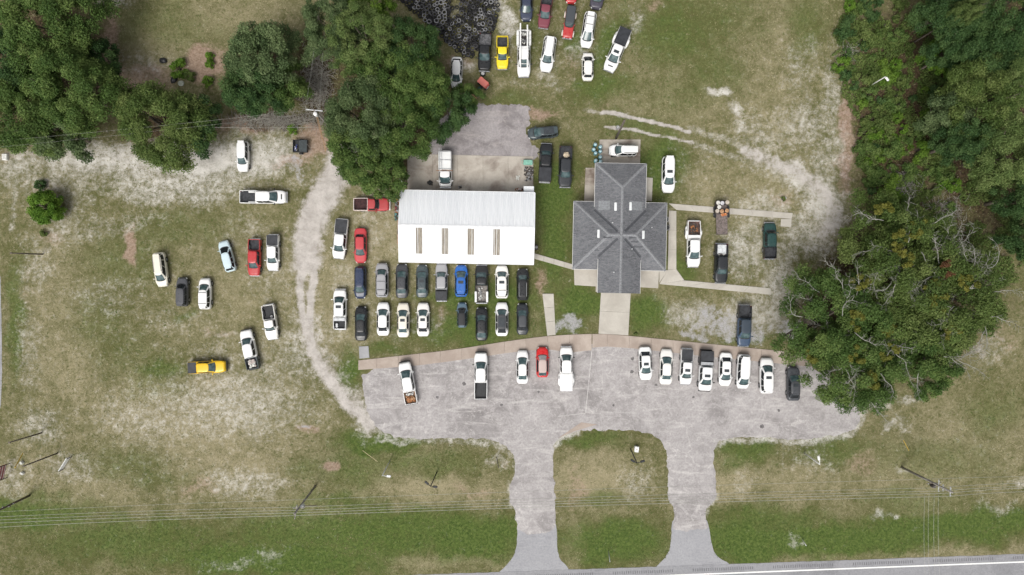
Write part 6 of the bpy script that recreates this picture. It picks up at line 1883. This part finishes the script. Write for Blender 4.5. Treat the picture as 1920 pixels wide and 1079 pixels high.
# big spreading oaks with grey limbs
def big_oak(label, px, py, rpx, leaf, seed, zc=7.0, nleaf=86000, stretch=(1, 1), gold=0, bare=14):
    R = rpx * S * .92
    V, tone, C, rcl = crown_arrays(R, 4.2, 130, nleaf, seed, ls=.215, rc=(.085, .17), uneven=.3, shell=.3, flat=.7)
    p = W(px, py, zc + 1.0)
    root = empty('oak_tree', (p.x, p.y, 0), seed, label, 'tree', 'spreading oaks')
    tk = link('trunk', limb_mesh('trunk', R, zc, C, rcl, seed, .55, 16), root, M_bark)
    link('crown', leaf_mesh('crown', V, tone), root, LEAF[leaf]).location = (0, 0, zc)
    # bare lichen-grey limbs and twigs showing through the top
    r_ = random.Random(seed)
    for k in range(bare):
        mb = MB()
        a_ = r_.uniform(0, 6.28); q = r_.uniform(.1, .78) * R
        z_ = zc + 4.2 * math.sqrt(max(.05, 1 - (q / R) ** 2)) * .95 + .1
        s0 = Vector((q * math.cos(a_), q * math.sin(a_), z_ - .7))
        a2 = a_ + r_.uniform(-.9, .9)
        pts = [s0]
        for i in range(8):
            a2 += r_.uniform(-.55, .55)
            pts.append(pts[-1] + Vector((math.cos(a2), math.sin(a2), r_.uniform(-.16, .26))) * r_.uniform(.35, .7))
        mb.tube(pts, [.06, .055, .05, .044, .038, .032, .025, .018, .009], 5)
        for i in range(2, 9):
            for j in range(2):
                a3 = a2 + r_.uniform(-1.7, 1.7); b = pts[i]
                m1 = b + Vector((math.cos(a3), math.sin(a3), r_.uniform(0, .25))) * r_.uniform(.25, .6)
                a3 += r_.uniform(-.7, .7)
                m2 = m1 + Vector((math.cos(a3), math.sin(a3), r_.uniform(-.1, .2))) * r_.uniform(.25, .6)
                mb.tube([b, m1, m2], [.022, .016, .008], 4)
                a4 = a3 + r_.uniform(-1.3, 1.3)
                mb.tube([m1, m1 + Vector((math.cos(a4), math.sin(a4), r_.uniform(0, .2))) * r_.uniform(.2, .5)], [.014, .007], 3)
        mb.build('bare_limb', M_pbark, root, True)
    for k in range(gold):
        a_, q = r_.uniform(0, 6.28), r_.uniform(.2, .8) * R
        V2, t2, _, _ = crown_arrays(1.35, .7, 9, 1100, seed * 7 + k, ls=.25)
        o = link('yellowing_tuft', leaf_mesh('yellowing_tuft', V2, t2), root, LEAF['rust' if k == 4 else 'gold'])
        o.location = (q * math.cos(a_), q * math.sin(a_), zc + 4.2 * math.sqrt(max(.05, 1 - (q / R) ** 2)) * .93)
    return root
big_oak('spreading oak shading the right end of the parking lot', 1562, 605, 116, 'oak', 41, gold=4, bare=12)
big_oak('upper spreading oak beside the sandy turn', 1690, 470, 120, 'olive', 42, gold=4, bare=18)
big_oak('right spreading oak with many bare grey limbs', 1775, 560, 132, 'olive', 43, gold=5, bare=26)
big_oak('lower spreading oak reaching over the lot corner', 1612, 672, 108, 'oak', 44, gold=3, zc=6.2, nleaf=72000, bare=10)
big_oak('low spreading oak between its larger neighbours', 1740, 655, 88, 'oak', 45, zc=5.6, nleaf=60000, bare=14)

# shrubs
SHR = {}
for k, (R, h, n, sd_) in enumerate(((1.5, 1.3, 1800, 61), (1.1, 1.0, 1100, 62), (2.0, 1.6, 2600, 63), (.8, .8, 700, 64))):
    V, tone, C, rcl = crown_arrays(R, h, 14, n, sd_, ls=.24, rc=(.28, .42))
    tw = MB()
    for c in C: tw.tube([(0, 0, -.6), Vector(c) * .6 + Vector((0, 0, -.1)), c], [.04, .03, .01], 4)
    SHR[k] = (leaf_mesh('foliage', V, tone), tw.mesh('stems', True), R, h)
def shrub(label, px, py, k, leaf, sc=1.0, rot=0, group=None, name='shrub', sz=None):
    me, tw, R, h = SHR[k]
    p = W(px, py, h * .5)
    r = empty(name, (p.x, p.y, 0), rot, label, 'shrub', group)
    r.scale = (sc, sc, sz or sc)
    link('foliage', me, r, LEAF[leaf]).location = (0, 0, .55); link('stems', tw, r, M_bark).location = (0, 0, .55)
    return r
rs = random.Random(8)
edge = [(0, 1582), (60, 1572), (120, 1562), (160, 1580), (220, 1605), (300, 1612), (380, 1625), (440, 1660), (520, 1780)]
def edge_x(y): return pw_lin(edge, y)
placed = []
tries = 0
while len(placed) < 120 and tries < 4000:
    tries += 1
    y = rs.uniform(-12, 470); x0 = edge_x(y); x = x0 + 8 + (1780 - x0) * rs.random() ** 1.25
    if x > 1785 or any((x - a) ** 2 + (y - b) ** 2 < 15 ** 2 for a, b in placed): continue
    placed.append((x, y))
    lf_ = rs.choices(('bush', 'lime', 'oak', 'olive', 'dark'), (2, 1, 4, 4, 2))[0]
    shrub('%s shrub in the %s overgrown strip beside the right wood' % ({'bush': 'bright green', 'lime': 'lime green', 'oak': 'leafy green', 'olive': 'olive green', 'dark': 'dark green'}[lf_], 'upper part of the' if y < 150 else 'middle of the' if y < 310 else 'lower part of the'), x, y, rs.choice((0, 1, 1, 2, 3, 3)), lf_, rs.uniform(.55, 1.0), rs.uniform(0, 6), 'shrubs in the overgrown strip')
# the single bush and small plants in view on the left
b = big = None
V, tone, C, rcl = crown_arrays(2.5, 2.1, 90, 15000, 71, ls=.22, rc=(.17, .24), uneven=.05, shell=.55)
p = W(86, 389, 2.0)
r = empty('round_bush', (p.x, p.y, 0), 0, 'single round bright green bush standing alone in the left field', 'bush')
tw = MB()
for c in C: tw.tube([(0, 0, -.2), Vector(c) * .5 + Vector((0, 0, 1.0)), Vector(c) + Vector((0, 0, 1.7))], [.07, .05, .015], 5)
link('stems', tw.mesh('stems', True), r, M_bark); link('foliage', leaf_mesh('foliage', V, tone), r, LEAF['bush']).location = (0, 0, 1.7)
for px, py, k, lf, sc, lab in ((76, 347, 1, 'dark', .8, 'small dark shrub just above the round bush'), (548, 242, 1, 'bush', .75, 'small green shrub above the black box trailer'), (335, 130, 0, 'bush', .9, 'low green bush on the left of the pink dirt patch'), (392, 105, 1, 'bush', .6, 'tiny green bush at the top of the pink dirt patch'),
                               (393, 121, 1, 'bush', .65, 'little green bush at the centre right of the pink dirt patch'), (390, 152, 1, 'lime', .8, 'lime green bush at the bottom right of the pink dirt patch'), (357, 143, 1, 'olive', .8, 'olive bush at the bottom of the pink dirt patch'), (83, 436, 3, 'olive', .7, 'small olive weed below the round bush'),
                               (180, 115, 1, 'grey', 1.1, 'blue green shrub at the edge of the left wood'), (1733, 172, 3, 'lime', .8, 'small lime shrub at the edge of the right wood'), (1468, 374, 3, 'olive', .5, 'tiny weed beside the white litter'), (1735, 735, 0, 'oak', 1.1, 'dark green shrub at the lower right of the spreading oaks'), (1192, 628, 3, 'olive', .35, 'tiny dry plant at the corner of the entrance walk')):
    shrub(lab, px, py, k, lf, sc, px)
# dead brush heaps
def brush(label, px, py, rx, ry, n, h, seed, ang=None):
    r_ = random.Random(seed); mb = MB()
    for i in range(n):
        x, y = r_.gauss(0, .45) * rx * S, r_.gauss(0, .45) * ry * S
        a_ = r_.uniform(0, 6.28); L = r_.uniform(.5, 1.7)
        z = r_.uniform(.05, h)
        m1 = Vector((x + math.cos(a_) * L * .5, y + math.sin(a_) * L * .5, z + r_.uniform(0, .3)))
        mb.tube([(x, y, z), m1, m1 + Vector((math.cos(a_ + r_.uniform(-.7, .7)), math.sin(a_ + r_.uniform(-.7, .7)), r_.uniform(-.1, .2))) * L * .5], [.025, .02, .008], 4, False)
    p = W(px, py, .3)
    o = mb.build('dead_brush', M_moss, None, True); o.location = (p.x, p.y, 0); tag(o, label, 'brush', kind='stuff')
brush('grey dead brush in the strip between the trees', 595, 160, 30, 70, 900, 1.6, 1)
brush('grey dead brush left of the transformer pole', 520, 228, 110, 14, 700, 1.2, 2)
brush('grey dead twigs above the big oaks', 1690, 345, 34, 22, 260, 1.0, 3)
brush('grey dead twigs in the shrub strip', 1592, 100, 14, 18, 90, .6, 4)
brush('grey dead brush right of the sandy turn', 1770, 400, 40, 40, 260, 1.0, 6)

# ground cover in the overgrown strip, and rough tufts over the field
def cover(name, label, n, region, leaf, seed, ls, hmax, tone_lo=0., tone_hi=1.):
    g = np.random.RandomState(seed)
    x0, x1, y0, y1 = region
    px = g.uniform(x0, x1, n * 3); py = g.uniform(y0, y1, n * 3)
    ex = np.interp(py, [e[0] for e in edge], [e[1] for e in edge])
    keep = (px > ex + (vnoise(px, py, 22, 3, 2) - .5) * 50) & (vnoise(px, py, 30, 77, 3) > .46)
    px, py = px[keep][:n], py[keep][:n]; n = len(px)
    z = g.rand(n) * hmax
    pos = np.stack([(px - 960) * S, (539.5 - py) * S, z], 1)
    nrm = g.normal(size=(n, 3)) * .5 + np.array([0, 0, 1]); nrm /= np.linalg.norm(nrm, axis=1)[:, None]
    t1 = np.cross(nrm, g.normal(size=(n, 3))); t1 /= np.linalg.norm(t1, axis=1)[:, None]; t2 = np.cross(nrm, t1)
    l = ls * (.6 + .8 * g.rand(n))[:, None]
    V = np.stack([pos - t1 * l * .5, pos + t2 * l * .3, pos + t1 * l * .5, pos - t2 * l * .3], 1).reshape(-1, 3)
    tone = np.repeat(tone_lo + (tone_hi - tone_lo) * np.clip(vnoise(px, py, 14, 5, 3) * .8 + g.rand(n) * .3 - .05, 0, 1), 4)
    o = link(name, leaf_mesh(name, V, tone), None, LEAF[leaf]); tag(o, label, 'undergrowth', kind='stuff')
cover('undergrowth', 'low tangled undergrowth in the strip beside the right wood', 60000, (1555, 1935, -20, 520), 'olive', 31, .26, .7)

# turf tufts: short real blades, dry and green, thinned out on sand, dirt and tracks
def soil_at(px, py): return blob_field(px, py, BLOBS, LINES)
g = np.random.RandomState(12)
N = 150000
tx, ty = g.uniform(-20, 1940, N), g.uniform(-20, 1100, N)
sw = soil_at(tx, ty)
bare = np.clip(sw['sand'] * .9 + sw['dirt'] * .9 + sw['track'] * 1.3 + sw['gravel'] * 1.2 + sw['litter'] * .6, 0, 1)
keep = g.rand(N) > bare
def in_poly_np(poly, x, y):
    c = np.zeros(len(x), bool); n = len(poly)
    for i in range(n):
        (x0, y0), (x1, y1) = poly[i], poly[(i + 1) % n]
        with np.errstate(divide='ignore', invalid='ignore'):
            c ^= ((y0 > y) != (y1 > y)) & (x < (x1 - x0) * (y - y0) / (y1 - y0 + 1e-12) + x0)
    return c
for poly in (lot, ap1, ap2, pad, lp, [(672, 676)] + up_ + lo_[::-1], [(764, 289), (1000, 294), (1000, 495), (750, 490), (750, 357)], [(1075, 376), (1118, 376), (1118, 305), (1213, 305), (1213, 376), (1254, 376), (1286, 525), (1446, 541), (1446, 553), (1236, 545), (1183, 545), (1178, 630), (1122, 628), (1127, 545), (1076, 540)],
             [(1017, 551), (1038, 551), (1042, 628), (1026, 630)], [(1254, 382), (1486, 400), (1484, 426), (1463, 425), (1466, 411), (1268, 396), (1268, 505), (1254, 505)], [(1001, 475), (1077, 497), (1077, 507), (1000, 485)], [(1124, 262), (1201, 262), (1200, 312), (1123, 312)], [(1095, 315), (1122, 315), (1122, 380), (1095, 380)], [(1208, 333), (1224, 333), (1224, 378), (1208, 378)], [(673, 649), (692, 649), (693, 673), (674, 673)]):
    keep &= ~in_poly_np(poly, tx, ty)
keep &= ty < np.array(rd(tx)) - 1
tx, ty = tx[keep], ty[keep]
sw = {k: q[keep] for k, q in sw.items()}
n = len(tx)
K = 4
cx, cy = (tx - 960) * S, (539.5 - ty) * S
L = g.uniform(.09, .21, (n, K)); a_ = g.rand(n, K) * 2 * np.pi; hh = g.uniform(.03, .10, (n, K))
ox = g.normal(size=(n, K)) * .05; oy = g.normal(size=(n, K)) * .05
bx, by = cx[:, None] + ox, cy[:, None] + oy
dx, dy = np.cos(a_), np.sin(a_)
wd = g.uniform(.018, .04, (n, K))
V = np.empty((n, K, 3, 3))
V[..., 0, 0] = bx - dy * wd; V[..., 0, 1] = by + dx * wd; V[..., 0, 2] = .004
V[..., 1, 0] = bx + dy * wd; V[..., 1, 1] = by - dx * wd; V[..., 1, 2] = .004
V[..., 2, 0] = bx + dx * L; V[..., 2, 1] = by + dy * L; V[..., 2, 2] = hh
gt = np.clip(.50 + sw['dry'] * .55 - sw['green'] * .62 + (vnoise(tx, ty, 9, 55, 3) - .5) * 1.0, 0, 1)
tone = np.clip(gt[:, None] + g.normal(size=(n, K)) * .16, 0, 1)
me = np_mesh('grass_tufts', V.reshape(-1, 3), np.arange(n * K * 3).reshape(-1, 3), 3)
at = me.attributes.new('tone', 'FLOAT', 'POINT'); at.data.foreach_set('value', np.repeat(tone.ravel(), 3).astype(np.float32))
t = NT('grass_blades')
A_ = t.attr('tone').outputs['Fac']
c = t.mix(t.step(A_, 0.0, 0.45), (.060, .104, .022), (.132, .138, .048)); c = t.mix(t.step(A_, 0.45, 0.95), c, (.39, .345, .215))
o = link('grass_tufts', me, None, t.out(c, .8, 0, .15)); tag(o, 'short patchy turf of green and straw dry blades over the whole field', 'grass', kind='stuff')
